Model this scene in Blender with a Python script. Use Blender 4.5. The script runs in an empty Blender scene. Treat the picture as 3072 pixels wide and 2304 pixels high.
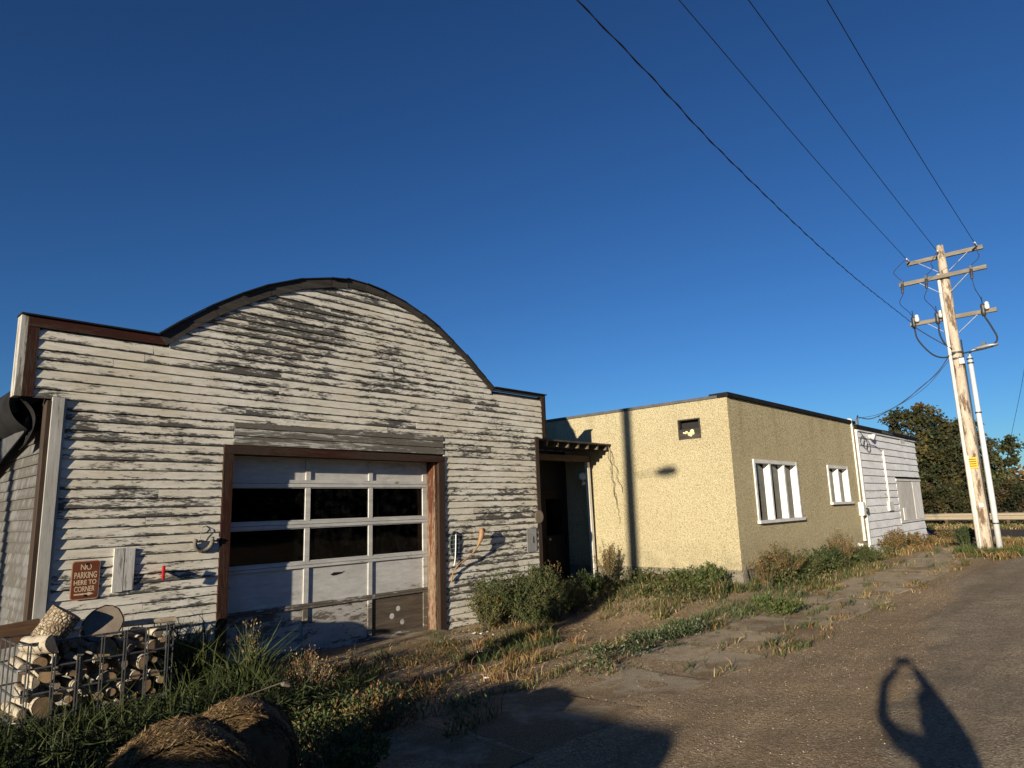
import bpy, math, random
import numpy as np
from mathutils import Vector, Matrix
random.seed(7); rng = np.random.default_rng(7)
C = bpy.context.scene.collection
scn = bpy.context.scene
# ------------------------------------------------------------------ camera
cam_d = bpy.data.cameras.new('camera'); cam = bpy.data.objects.new('camera', cam_d); C.objects.link(cam)
scn.camera = cam
cam_d.sensor_width = 36; cam_d.lens = 36 * 2031.0 / 3072; cam_d.clip_start = 0.03; cam_d.clip_end = 3000
yaw, pit, rol = math.radians(42.584), math.radians(10.486), math.radians(-1.849)
fw = Vector((math.cos(yaw) * math.cos(pit), math.sin(yaw) * math.cos(pit), math.sin(pit)))
rt = Vector((math.sin(yaw), -math.cos(yaw), 0)); up = rt.cross(fw)
r2 = rt * math.cos(rol) + up * math.sin(rol); u2 = -rt * math.sin(rol) + up * math.cos(rol)
cam.matrix_world = Matrix(((r2.x, u2.x, -fw.x, 0), (r2.y, u2.y, -fw.y, 0), (r2.z, u2.z, -fw.z, 1.7), (0, 0, 0, 1)))
# ------------------------------------------------------------------ sky, sun, exposure
SUN_AZ, SUN_EL = math.radians(14.8), math.radians(11.1)      # light travels towards (+cos az, +sin az, down)
to_sun = Vector((-math.cos(SUN_AZ) * math.cos(SUN_EL), -math.sin(SUN_AZ) * math.cos(SUN_EL), math.sin(SUN_EL)))
world = bpy.data.worlds.new('World'); scn.world = world; world.use_nodes = True
wn = world.node_tree.nodes; wl = world.node_tree.links
sky = wn.new('ShaderNodeTexSky'); sky.sky_type = 'NISHITA'; sky.sun_disc = False
sky.sun_elevation = SUN_EL; sky.sun_rotation = math.atan2(to_sun.x, to_sun.y)
sky.altitude = 600; sky.air_density = 1.0; sky.dust_density = 0.1; sky.ozone_density = 3.5
gam = wn.new('ShaderNodeGamma'); gam.inputs[1].default_value = 1.2; tin = wn.new('ShaderNodeMixRGB'); tin.blend_type = 'MULTIPLY'; tin.inputs[0].default_value = 1; tin.inputs[2].default_value = (0.46, 0.685, 0.90, 1)
wl.new(sky.outputs[0], gam.inputs[0]); wl.new(gam.outputs[0], tin.inputs[1]); wl.new(tin.outputs[0], wn['Background'].inputs[0]); wn['Background'].inputs[1].default_value = 0.05
sun_d = bpy.data.lights.new('sun', 'SUN'); sun = bpy.data.objects.new('sun', sun_d); C.objects.link(sun)
sun_d.energy = 5.0; sun_d.angle = math.radians(0.53); sun_d.color = (1.0, 0.88, 0.68)
sun.rotation_euler = (-to_sun).to_track_quat('-Z', 'Y').to_euler(); sun.location = (0, 0, 30)
scn.view_settings.view_transform = 'Standard'; scn.view_settings.look = 'None'
scn.view_settings.exposure = 0.75; scn.view_settings.gamma = 1.0
try: scn.view_settings.use_curve_mapping = False
except Exception: pass
# ------------------------------------------------------------------ materials
class NT:
    def __init__(s, name):
        s.m = bpy.data.materials.new(name); s.m.use_nodes = True; s.t = s.m.node_tree
        s.b = s.t.nodes['Principled BSDF']; s.out = s.t.nodes['Material Output']
    def n(s, typ, ins=None, **pr):
        nd = s.t.nodes.new('ShaderNode' + typ)
        for k, v in pr.items(): setattr(nd, k, v)
        for k, v in (ins or {}).items(): s.set(nd.inputs[k], v)
        return nd
    def set(s, sock, v):
        if hasattr(v, 'outputs'): v = v.outputs[0]
        if isinstance(v, bpy.types.NodeSocket): s.t.links.new(v, sock)
        else: sock.default_value = v if not (isinstance(v, tuple) and len(v) == 3 and sock.type == 'RGBA') else (*v, 1)
    def math(s, op, a, b=0.0, clamp=False):
        nd = s.n('Math', operation=op, use_clamp=clamp); s.set(nd.inputs[0], a); s.set(nd.inputs[1], b); return nd.outputs[0]
    def mix(s, f, a, b, blend='MIX'):
        nd = s.n('MixRGB', blend_type=blend); s.set(nd.inputs[0], f); s.set(nd.inputs[1], a); s.set(nd.inputs[2], b); return nd.outputs[0]
    def pos(s, scale=(1, 1, 1), rnd=True):
        g = s.n('NewGeometry'); v = g.outputs['Position']
        mp = s.n('VectorMath', operation='MULTIPLY'); s.set(mp.inputs[0], v); mp.inputs[1].default_value = scale
        if not rnd: return mp.outputs[0]
        oi = s.n('ObjectInfo'); r = s.math('MULTIPLY', oi.outputs['Random'], 37.0)
        ad = s.n('VectorMath', operation='ADD'); s.set(ad.inputs[0], mp.outputs[0]); s.set(ad.inputs[1], r); return ad.outputs[0]
    def noise(s, v, scale=1.0, detail=6.0, rough=0.6, dist=0.0):
        return s.n('TexNoise', {'Vector': v, 'Scale': scale, 'Detail': detail, 'Roughness': rough, 'Distortion': dist}).outputs['Fac']
    def ramp(s, f, lo, hi):
        nd = s.n('MapRange', {'Value': f, 'From Min': lo, 'From Max': hi, 'To Min': 0.0, 'To Max': 1.0}); return nd.outputs[0]
    def bump(s, h, strength=0.4, dist=0.01, normal=None):
        nd = s.n('Bump', {'Height': h, 'Strength': strength, 'Distance': dist})
        if normal is not None: s.set(nd.inputs['Normal'], normal)
        s.set(s.b.inputs['Normal'], nd.outputs[0]); return nd.outputs[0]
    def fin(s, col, rough=0.8, metal=0.0, spec=0.3):
        s.set(s.b.inputs['Base Color'], col); s.set(s.b.inputs['Roughness'], rough)
        s.set(s.b.inputs['Metallic'], metal); s.set(s.b.inputs['Specular IOR Level'], spec); return s.m
M = {}
def peel(name, paint, paint2, wood1, wood2, amount, scale, pitch=None, z0=0.0, spec=0.2, lgw=0.42, chipw=1.0, greyw=0.35):
    t = NT(name); p = t.pos(scale); pw = t.pos((1, 1, 1), False)
    n1 = t.noise(p, 1.0, 9, 0.68, 0.35); n2 = t.noise(p, 4.5, 6, 0.7)
    lg = t.noise(pw, 0.75, 3, 0.5)
    m = t.math('ADD', t.math('MULTIPLY', n1, 0.56), t.math('MULTIPLY', n2, 0.44))
    m = t.math('ADD', m, t.math('MULTIPLY', t.math('SUBTRACT', lg, 0.5), lgw))
    oi = t.n('ObjectInfo'); m = t.math('ADD', m, t.math('MULTIPLY', t.math('SUBTRACT', oi.outputs['Random'], 0.5), 0.10))
    if pitch:
        sp = t.n('SeparateXYZ', {0: pw}); fr = t.math('FRACT', t.math('DIVIDE', t.math('SUBTRACT', sp.outputs[2], z0), pitch))
        e = t.math('ABSOLUTE', t.math('SUBTRACT', fr, 0.55)); m = t.math('ADD', m, t.math('MULTIPLY', t.math('POWER', e, 2.0), 0.35))
    mask = t.ramp(m, amount, amount + 0.045)
    chip = t.noise(t.pos(tuple(a * 3.3 for a in scale)), 1.0, 5, 0.75, 0.2); chip = t.ramp(t.math('ADD', chip, t.math('MULTIPLY', t.math('SUBTRACT', m, amount), chipw)), 0.585, 0.62); mask = t.math('MAXIMUM', mask, chip)
    fine = t.noise(p, 9.0, 5, 0.7)
    pc = t.mix(t.ramp(t.noise(pw, 1.7, 5, 0.6), 0.35, 0.68), paint, paint2)
    dirt = t.ramp(t.math('ADD', n1, t.math('MULTIPLY', fine, 0.25)), 0.42, 0.85)
    pc = t.mix(t.math('MULTIPLY', dirt, 0.48), pc, tuple(0.42 * a for a in paint2))
    wc = t.mix(t.ramp(fine, 0.3, 0.7), wood1, wood2)
    gr = t.ramp(t.noise(p, 2.3, 6, 0.7), 0.42, 0.66); pc = t.mix(t.math('MULTIPLY', gr, greyw), pc, tuple(0.5 * a for a in paint2)); col = t.mix(mask, pc, wc)
    h = t.math('ADD', t.math('MULTIPLY', t.math('SUBTRACT', 1.0, mask), 0.5), t.math('MULTIPLY', fine, 0.6))
    t.bump(h, 0.55, 0.004); M[name] = t.fin(col, 0.85, 0, spec)
def woodm(name, a, b, scale, rough=0.9, c=None, camt=0.62):
    t = NT(name); p = t.pos(scale); n = t.noise(p, 1.0, 8, 0.65, 0.6); f = t.noise(p, 5.0, 5, 0.7)
    col = t.mix(t.ramp(n, 0.32, 0.68), a, b)
    if c: col = t.mix(t.ramp(t.noise(p, 0.7, 7, 0.7), camt, camt + 0.08), col, c)
    col = t.mix(t.math('MULTIPLY', t.ramp(f, 0.45, 0.7), 0.5), col, tuple(0.5 * x for x in a))
    t.bump(t.math('ADD', n, f), 0.5, 0.004); M[name] = t.fin(col, rough, 0, 0.2)
def plain(name, a, b=None, rough=0.7, metal=0.0, sc=6.0, spec=0.3, bump=0.15):
    t = NT(name); p = t.pos((1, 1, 1)); n = t.noise(p, sc, 6, 0.65)
    col = t.mix(t.ramp(n, 0.3, 0.7), a, b or tuple(0.7 * x for x in a)); t.bump(t.noise(p, sc * 5, 4, 0.6), bump, 0.004)
    M[name] = t.fin(col, rough, metal, spec)
HX = (1.3, 1.3, 16.0)     # grain along X / Y
VZ = (16.0, 16.0, 1.3)    # grain along Z
PITCH = 0.107; SZ0 = -0.17
peel('peeling_siding', (0.74, 0.71, 0.635), (0.64, 0.585, 0.47), (0.03, 0.028, 0.026), (0.125, 0.118, 0.104), 0.556, (2.9, 2.9, 17.0), PITCH, SZ0, lgw=0.28, chipw=1.2)
peel('bare_header', (0.55, 0.53, 0.48), (0.45, 0.43, 0.38), (0.07, 0.065, 0.055), (0.16, 0.145, 0.12), 0.41, HX, lgw=0.12)
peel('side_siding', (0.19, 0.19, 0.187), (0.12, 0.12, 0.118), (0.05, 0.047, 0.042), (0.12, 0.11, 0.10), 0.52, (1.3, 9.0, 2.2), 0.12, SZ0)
peel('weathered_post', (0.50, 0.49, 0.47), (0.40, 0.38, 0.34), (0.10, 0.09, 0.07), (0.24, 0.22, 0.18), 0.56, VZ)
peel('red_trim_v', (0.045, 0.012, 0.008), (0.026, 0.009, 0.007), (0.016, 0.012, 0.010), (0.058, 0.034, 0.022), 0.47, VZ)
peel('red_trim_h', (0.060, 0.015, 0.010), (0.034, 0.011, 0.008), (0.016, 0.012, 0.010), (0.065, 0.042, 0.029), 0.48, HX)
peel('orange_jamb', (0.13, 0.045, 0.022), (0.08, 0.028, 0.016), (0.05, 0.03, 0.02), (0.32, 0.235, 0.16), 0.54, VZ)
peel('door_white', (0.60, 0.59, 0.57), (0.52, 0.51, 0.485), (0.16, 0.13, 0.09), (0.28, 0.22, 0.14), 0.64, (2.2, 2.2, 9.0), chipw=0.5)
peel('door_worn', (0.52, 0.50, 0.47), (0.42, 0.40, 0.36), (0.07, 0.06, 0.05), (0.17, 0.145, 0.115), 0.44, (2.2, 2.2, 9.0))
peel('patch_white', (0.62, 0.61, 0.58), (0.52, 0.50, 0.46), (0.12, 0.11, 0.09), (0.28, 0.26, 0.22), 0.62, VZ)
peel('white_lap', (0.90, 0.91, 0.92), (0.85, 0.86, 0.89), (0.30, 0.29, 0.28), (0.45, 0.44, 0.43), 0.68, (1.2, 1.2, 3.0), chipw=0.2, greyw=0.12)
peel('white_post', (0.78, 0.75, 0.68), (0.70, 0.66, 0.56), (0.30, 0.13, 0.06), (0.36, 0.22, 0.12), 0.66, VZ)
peel('white_frame', (0.80, 0.79, 0.77), (0.76, 0.75, 0.72), (0.35, 0.33, 0.30), (0.45, 0.42, 0.38), 0.74, (4, 4, 4), chipw=0.3)
woodm('dark_fascia', (0.026, 0.023, 0.021), (0.065, 0.057, 0.05), HX)
woodm('dark_wood_v', (0.03, 0.021, 0.017), (0.065, 0.045, 0.032), VZ)
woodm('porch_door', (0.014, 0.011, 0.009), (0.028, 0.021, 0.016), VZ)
plain('disc_tan', (0.17, 0.135, 0.095), (0.10, 0.08, 0.06), 0.8, sc=14)
woodm('porch_wood', (0.06, 0.042, 0.03), (0.11, 0.073, 0.05), HX)
woodm('rafter_wood', (0.11, 0.09, 0.068), (0.18, 0.15, 0.115), (5, 1.3, 5))
woodm('door_darkwood', (0.06, 0.045, 0.035), (0.14, 0.11, 0.08), HX)
woodm('pole_wood', (0.36, 0.295, 0.225), (0.50, 0.44, 0.36), (9, 9, 2.2), c=(0.12, 0.075, 0.045), camt=0.50)
woodm('arm_wood', (0.13, 0.115, 0.095), (0.24, 0.21, 0.17), (10, 1.5, 10))
woodm('plywood', (0.52, 0.50, 0.46), (0.66, 0.64, 0.60), (2, 2, 0.8), c=(0.33, 0.32, 0.30), camt=0.60)
woodm('plywood_pale', (0.72, 0.71, 0.68), (0.82, 0.81, 0.78), (2, 2, 0.8))
woodm('box_wood', (0.09, 0.05, 0.03), (0.16, 0.09, 0.05), HX)
plain('tar', (0.009, 0.009, 0.010), (0.022, 0.022, 0.023), 0.85, sc=4, spec=0.1)
plain('flashing', (0.055, 0.055, 0.058), (0.095, 0.095, 0.095), 0.7, 0.0)
plain('roofing', (0.04, 0.035, 0.03), (0.09, 0.07, 0.055), 0.95, sc=9, bump=0.6)
plain('galvanized', (0.42, 0.43, 0.44), (0.30, 0.31, 0.32), 0.7, 0.2)
plain('grey_metal', (0.40, 0.41, 0.43), (0.30, 0.31, 0.32), 0.5, 0.5, sc=12)
plain('dark_metal', (0.05, 0.05, 0.052), (0.08, 0.08, 0.08), 0.5, 0.5)
plain('basket_steel', (0.10, 0.105, 0.11), (0.16, 0.16, 0.16), 0.45, 0.7, sc=20)
plain('black', (0.012, 0.012, 0.012), None, 0.6)
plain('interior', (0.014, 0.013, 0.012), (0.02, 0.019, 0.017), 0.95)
plain('pvc', (0.70, 0.69, 0.64), (0.60, 0.59, 0.54), 0.45)
plain('lamp_steel', (0.66, 0.67, 0.68), (0.56, 0.57, 0.58), 0.45, 0.2)
plain('porcelain', (0.62, 0.63, 0.64), None, 0.25, spec=0.5)
plain('wire', (0.02, 0.02, 0.022), None, 0.6)
plain('foam', (0.85, 0.72, 0.42), (0.75, 0.58, 0.30), 0.9, sc=14, bump=0.6)
plain('red_plastic', (0.36, 0.012, 0.016), (0.22, 0.008, 0.01), 0.35)
plain('sign_brown', (0.12, 0.035, 0.018), (0.17, 0.05, 0.025), 0.5, sc=9)
plain('sign_cream', (0.66, 0.55, 0.38), (0.5, 0.36, 0.22), 0.6, sc=14)
plain('sign_edge', (0.50, 0.33, 0.22), (0.36, 0.20, 0.12), 0.6, sc=14)
plain('rope', (0.20, 0.18, 0.15), (0.11, 0.10, 0.085), 0.95, sc=30, bump=0.7)
plain('horn', (0.34, 0.20, 0.10), (0.17, 0.095, 0.05), 0.55, sc=10)
plain('oval_black', (0.03, 0.045, 0.045), (0.06, 0.08, 0.08), 0.5)
plain('feather', (0.78, 0.80, 0.82), None, 0.8)
plain('curtain', (0.55, 0.53, 0.45), (0.42, 0.40, 0.33), 0.95, sc=10)
plain('birch_end', (0.32, 0.215, 0.12), (0.15, 0.095, 0.055), 0.9, sc=14)
plain('grey_end', (0.22, 0.18, 0.14), (0.14, 0.11, 0.085), 0.9, sc=9, bump=0.5)
plain('dark_cloth', (0.03, 0.032, 0.04), None, 0.9)
plain('skin', (0.45, 0.28, 0.20), None, 0.6)
plain('van_paint', (0.35, 0.36, 0.38), (0.30, 0.31, 0.33), 0.3, 0.2)
plain('rubber', (0.02, 0.02, 0.02), None, 0.85)
plain('tag_yellow', (0.75, 0.42, 0.02), (0.62, 0.32, 0.02), 0.5, sc=30)
plain('rock', (0.40, 0.36, 0.30), (0.24, 0.215, 0.18), 0.95, sc=30)
def make_bark(name, a, b, c):
    t = NT(name); tc = t.n('TexCoord'); v = tc.outputs['Object']
    ad = t.n('VectorMath', operation='ADD'); oi = t.n('ObjectInfo'); t.set(ad.inputs[0], v); t.set(ad.inputs[1], t.math('MULTIPLY', oi.outputs['Random'], 31.0))
    mp = t.n('VectorMath', operation='MULTIPLY'); t.set(mp.inputs[0], ad.outputs[0]); mp.inputs[1].default_value = (9, 9, 32)
    n = t.noise(mp.outputs[0], 1.0, 6, 0.65); col = t.mix(t.ramp(t.noise(v, 6, 4), 0.35, 0.65), a, b)
    col = t.mix(t.ramp(n, 0.57, 0.63), col, c); t.bump(n, 0.5, 0.005); M[name] = t.fin(col, 0.85)
make_bark('birch_bark', (0.42, 0.38, 0.30), (0.27, 0.21, 0.15), (0.06, 0.05, 0.04))
def make_crackle():
    t = NT('rough_bark'); v = t.n('TexCoord').outputs['Object']; n = t.noise(v, 9, 6, .65); ds = t.n('VectorMath', operation='ADD'); t.set(ds.inputs[0], v); nz = t.n('TexNoise', {'Vector': v, 'Scale': 14.0, 'Detail': 5.0}); sc_ = t.n('VectorMath', operation='SCALE'); t.set(sc_.inputs[0], nz.outputs['Color']); sc_.inputs['Scale'].default_value = .06; t.set(ds.inputs[1], sc_.outputs[0]); vo = t.n('TexVoronoi', {'Vector': ds.outputs[0], 'Scale': 26.0}, feature='DISTANCE_TO_EDGE')
    e = t.math('ADD', vo.outputs[0], t.math('MULTIPLY', t.math('SUBTRACT', n, .5), .22)); c = t.mix(t.ramp(n, .35, .65), (.50, .42, .29), (.15, .10, .06)); c = t.mix(t.ramp(e, .02, .13), (.05, .035, .025), c)
    t.bump(e, .9, .03); M['rough_bark'] = t.fin(c, .9)
make_crackle()
def make_stucco():
    t = NT('stucco'); p = t.pos((1, 1, 1), False)
    n1 = t.noise(p, 34, 5, 0.62); n2 = t.noise(p, 80, 3, 0.6); big = t.noise(p, 0.6, 4, 0.55)
    v = t.n('TexVoronoi', {'Vector': p, 'Scale': 62.0}); cr = t.n('SeparateColor', {0: v.outputs['Color']})
    col = t.mix(t.ramp(big, 0.35, 0.7), (0.61, 0.535, 0.335), (0.54, 0.465, 0.285))
    col = t.mix(t.math('MULTIPLY', t.ramp(cr.outputs[0], 0.62, 0.80), 0.65), col, (0.24, 0.18, 0.105))
    col = t.mix(t.math('MULTIPLY', t.ramp(cr.outputs[1], 0.76, 0.86), 0.5), col, (0.66, 0.60, 0.43))
    col = t.mix(t.math('MULTIPLY', t.ramp(n1, 0.52, 0.66), 0.42), col, (0.27, 0.21, 0.125))
    sx = t.n('SeparateXYZ', {0: p}); st = t.noise(t.pos((3.2, 3.2, 0.25), False), 1.0, 5, 0.6)      # rain stains below the parapet
    hi = t.ramp(sx.outputs[2], 1.6, 3.7); stm = t.math('MULTIPLY', t.ramp(st, 0.50, 0.72), t.math('MULTIPLY', hi, 0.38))
    col = t.mix(stm, col, (0.20, 0.165, 0.11))
    lo = t.math('MULTIPLY', t.ramp(sx.outputs[2], 1.0, 0.40), t.ramp(t.noise(p, 3.5, 6, 0.65), 0.40, 0.65)); col = t.mix(t.math('MULTIPLY', lo, 0.55), col, (0.22, 0.18, 0.125))
    h = t.math('ADD', t.math('MULTIPLY', n1, 0.7), t.math('ADD', t.math('MULTIPLY', n2, 0.4), t.math('MULTIPLY', v.outputs['Distance'], -0.5)))
    t.bump(h, 1.0, 0.045); M['stucco'] = t.fin(col, 0.95, 0, 0.15)
make_stucco()
def make_concrete(name, a, b, dark, sc=3.0, cover=None):
    t = NT(name); p = t.pos((1, 1, 1)); n = t.noise(p, sc, 8, 0.65); f = t.noise(p, 45, 5, 0.7); vo = t.n('TexVoronoi', {'Vector': p, 'Scale': 90.0})
    col = t.mix(t.ramp(n, 0.35, 0.65), a, b); col = t.mix(t.math('MULTIPLY', t.ramp(f, 0.5, 0.7), 0.6), col, dark)
    col = t.mix(t.ramp(t.noise(p, 1.3, 7, 0.7), 0.56, 0.66), col, tuple(0.6 * x + 0.4 * y for x, y in zip(dark, b)))
    if cover:     # dirt washed over parts of the slab
        pw = t.pos((1, 1, 1), False); cv = t.ramp(t.math('ADD', t.noise(pw, 0.9, 7, 0.7), t.math('MULTIPLY', t.ramp(t.n('SeparateXYZ', {0: pw}).outputs[0], 10.0, 5.0), 0.10)), 0.52, 0.60)
        gc = t.mix(t.ramp(vo.outputs['Distance'], 0.2, 0.7), cover, tuple(0.5 * q for q in cover)); col = t.mix(cv, col, gc)
    t.bump(t.math('ADD', f, t.math('MULTIPLY', vo.outputs['Distance'], 0.6)), 1.0, 0.03); M[name] = t.fin(col, 0.95, 0, 0.15)
make_concrete('foundation', (0.32, 0.285, 0.225), (0.24, 0.21, 0.165), (0.12, 0.10, 0.075))
make_concrete('slab', (0.48, 0.40, 0.29), (0.38, 0.30, 0.21), (0.19, 0.145, 0.10), cover=(0.36, 0.26, 0.157))
def make_ground(name, a, b, c, d, sc=1.0):
    t = NT(name); p = t.pos((1, 1, 1), False)
    big = t.noise(p, 0.55 * sc, 6, 0.6); mid = t.noise(p, 5.0, 8, 0.7); f = t.noise(p, 55, 5, 0.75)
    v1 = t.n('TexVoronoi', {'Vector': p, 'Scale': 70.0}); v2 = t.n('TexVoronoi', {'Vector': p, 'Scale': 26.0}); cr = t.n('SeparateColor', {0: v1.outputs['Color']})
    col = t.mix(t.ramp(big, 0.38, 0.64), a, b); col = t.mix(t.math('MULTIPLY', t.ramp(mid, 0.45, 0.7), 0.7), col, c)
    col = t.mix(t.math('MULTIPLY', t.ramp(cr.outputs[0], 0.72, 0.85), 0.75), col, d)
    col = t.mix(t.math('MULTIPLY', t.ramp(cr.outputs[1], 0.70, 0.85), 0.7), col, tuple(0.35 * x for x in a))
    tr = t.noise(t.pos((0.22, 1.9, 1), False), 1.0, 4, 0.6); col = t.mix(t.math('MULTIPLY', t.ramp(tr, 0.44, 0.66), 0.55), col, tuple(0.55 * x for x in b))
    h = t.math('ADD', t.math('MULTIPLY', f, 0.7), t.math('ADD', t.math('MULTIPLY', v1.outputs['Distance'], 0.8), t.math('ADD', t.math('MULTIPLY', v2.outputs['Distance'], 0.5), t.math('MULTIPLY', mid, 1.2))))
    t.bump(h, 0.8, 0.02); M[name] = t.fin(col, 0.95, 0, 0.12)
make_ground('dirt', (0.37, 0.265, 0.16), (0.29, 0.21, 0.125), (0.19, 0.135, 0.08), (0.47, 0.385, 0.28))
make_ground('gravel_road', (0.345, 0.27, 0.18), (0.245, 0.195, 0.138), (0.13, 0.104, 0.074), (0.46, 0.385, 0.29), 0.8)
make_ground('highway_asphalt', (0.10, 0.085, 0.07), (0.085, 0.072, 0.06), (0.07, 0.06, 0.052), (0.15, 0.13, 0.11))
def make_leaf(name, rough=0.6, trans=0.35):
    t = NT(name); a = t.n('VertexColor', layer_name='Col'); t.fin(a.outputs[0], rough, 0, 0.25)
    tr = t.n('BsdfTranslucent', {'Color': a.outputs[0]}); mx = t.n('MixShader', {0: trans, 1: t.b.outputs[0], 2: tr.outputs[0]})
    t.t.links.new(mx.outputs[0], t.out.inputs[0]); M[name] = t.m
make_leaf('leaf', 0.7, 0.13); make_leaf('tree_leaf', 0.7, 0.25); make_leaf('straw', 0.8, 0.15)
def make_glass():
    t = NT('glass'); gl = t.n('BsdfGlossy', {'Color': (0.9, 0.9, 0.9), 'Roughness': 0.03}); tr = t.n('BsdfTransparent', {'Color': (0.40, 0.41, 0.41)})
    fr = t.n('Fresnel', {'IOR': 1.33}); dn = t.noise(t.pos((1, 1, 1)), 7, 5, 0.65)
    df = t.n('BsdfDiffuse', {'Color': (0.25, 0.24, 0.22)})
    m1 = t.n('MixShader', {0: fr, 1: tr.outputs[0], 2: gl.outputs[0]}); m2 = t.n('MixShader', {0: t.math('MULTIPLY', t.ramp(dn, 0.45, 0.8), 0.04), 1: m1.outputs[0], 2: df.outputs[0]})
    t.t.links.new(m2.outputs[0], t.out.inputs[0]); M['glass'] = t.m
make_glass()
# ------------------------------------------------------------------ object helpers
WO = {}
def props(o, label=None, cat=None, group=None, kind=None):
    if label: o['label'] = label
    if cat: o['category'] = cat
    if group: o['group'] = group
    if kind: o['kind'] = kind
    return o
def place(o, origin, parent):
    pw = WO.get(parent.name, Vector((0, 0, 0))) if parent else Vector((0, 0, 0))
    o.location = Vector(origin) - pw
    if parent: o.parent = parent
    WO[o.name] = Vector(origin)
def empty(name, loc, label=None, cat=None, group=None, kind=None, parent=None):
    o = bpy.data.objects.new(name, None); C.objects.link(o); o.empty_display_size = 0.3; place(o, loc, parent)
    return props(o, label, cat, group, kind)
class MB:
    def __init__(s): s.v = []; s.f = []
    def add(s, vs, fs):
        k = len(s.v); s.v += [tuple(map(float, a)) for a in vs]; s.f += [tuple(k + i for i in f) for f in fs]; return s
    def box(s, x0, x1, y0, y1, z0, z1):
        return s.add([(x0, y0, z0), (x1, y0, z0), (x1, y1, z0), (x0, y1, z0), (x0, y0, z1), (x1, y0, z1), (x1, y1, z1), (x0, y1, z1)],
                     [(0, 3, 2, 1), (4, 5, 6, 7), (0, 1, 5, 4), (1, 2, 6, 5), (2, 3, 7, 6), (3, 0, 4, 7)])
    def hexa(s, vs): return s.add(vs, [(0, 3, 2, 1), (4, 5, 6, 7), (0, 1, 5, 4), (1, 2, 6, 5), (2, 3, 7, 6), (3, 0, 4, 7)])
    def bar(s, a, b, w, h, upv=(0, 0, 1)):
        a = Vector(a); b = Vector(b); d = (b - a).normalized(); u = Vector(upv)
        if abs(d.dot(u)) > 0.95: u = Vector((1, 0, 0))
        sx = d.cross(u).normalized() * w / 2; su = sx.cross(d).normalized() * h / 2
        return s.hexa([a - sx - su, a + sx - su, b + sx - su, b - sx - su, a - sx + su, a + sx + su, b + sx + su, b - sx + su])
    def tube(s, pts, r, n=8, caps=True):
        pts = [Vector(p) for p in pts]; rs = r if hasattr(r, '__len__') else [r] * len(pts); base = len(s.v); nrm = None
        for i, p in enumerate(pts):
            d = (pts[min(i + 1, len(pts) - 1)] - pts[max(i - 1, 0)]).normalized()
            if nrm is None: nrm = d.orthogonal().normalized()
            nrm = (nrm - d * nrm.dot(d)).normalized(); bn = d.cross(nrm)
            for k in range(n):
                a = 2 * math.pi * k / n; s.v.append(tuple(p + (nrm * math.cos(a) + bn * math.sin(a)) * rs[i]))
        for i in range(len(pts) - 1):
            for k in range(n):
                a = base + i * n + k; b = base + i * n + (k + 1) % n; s.f.append((a, b, b + n, a + n))
        if caps:
            s.f.append(tuple(base + k for k in reversed(range(n)))); e = base + (len(pts) - 1) * n; s.f.append(tuple(e + k for k in range(n)))
        return s
    def prism_xz(s, poly, y0, y1):
        n = len(poly); vs = [(x, y0, z) for x, z in poly] + [(x, y1, z) for x, z in poly]
        return s.add(vs, [tuple(range(n)), tuple(reversed(range(n, 2 * n)))] + [(i + n, (i + 1) % n + n, (i + 1) % n, i) for i in range(n)])
    def lathe(s, o, axis, prof, n=16):
        o = Vector(o); ax = Vector(axis).normalized(); u = ax.orthogonal().normalized(); w = ax.cross(u); base = len(s.v)
        for (r, h) in prof:
            for k in range(n):
                a = 2 * math.pi * k / n; s.v.append(tuple(o + ax * h + (u * math.cos(a) + w * math.sin(a)) * r))
        for i in range(len(prof) - 1):
            for k in range(n):
                a = base + i * n + k; b = base + i * n + (k + 1) % n; s.f.append((a, b, b + n, a + n))
        s.f.append(tuple(base + k for k in reversed(range(n)))); e = base + (len(prof) - 1) * n; s.f.append(tuple(e + k for k in range(n)))
        return s
    def build(s, name, mat, parent=None, label=None, cat=None, group=None, kind=None, smooth=False, bevel=0.0, origin=None):
        v = np.array(s.v); lo, hi = v.min(0), v.max(0)
        og = Vector(origin) if origin else Vector(((lo[0] + hi[0]) / 2, (lo[1] + hi[1]) / 2, lo[2]))
        me = bpy.data.meshes.new(name); me.from_pydata([tuple(a - np.array(og)) for a in v], [], s.f); me.update()
        me.materials.append(M[mat] if isinstance(mat, str) else mat)
        if smooth: me.polygons.foreach_set('use_smooth', [True] * len(me.polygons))
        o = bpy.data.objects.new(name, me); C.objects.link(o); place(o, og, parent)
        if bevel: b = o.modifiers.new('bevel', 'BEVEL'); b.width = bevel; b.segments = 2; b.limit_method = 'ANGLE'
        return props(o, label, cat, group, kind)
def bx(name, mat, parent, x0, x1, y0, y1, z0, z1, **k): return MB().box(x0, x1, y0, y1, z0, z1).build(name, mat, parent, **k)
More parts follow.
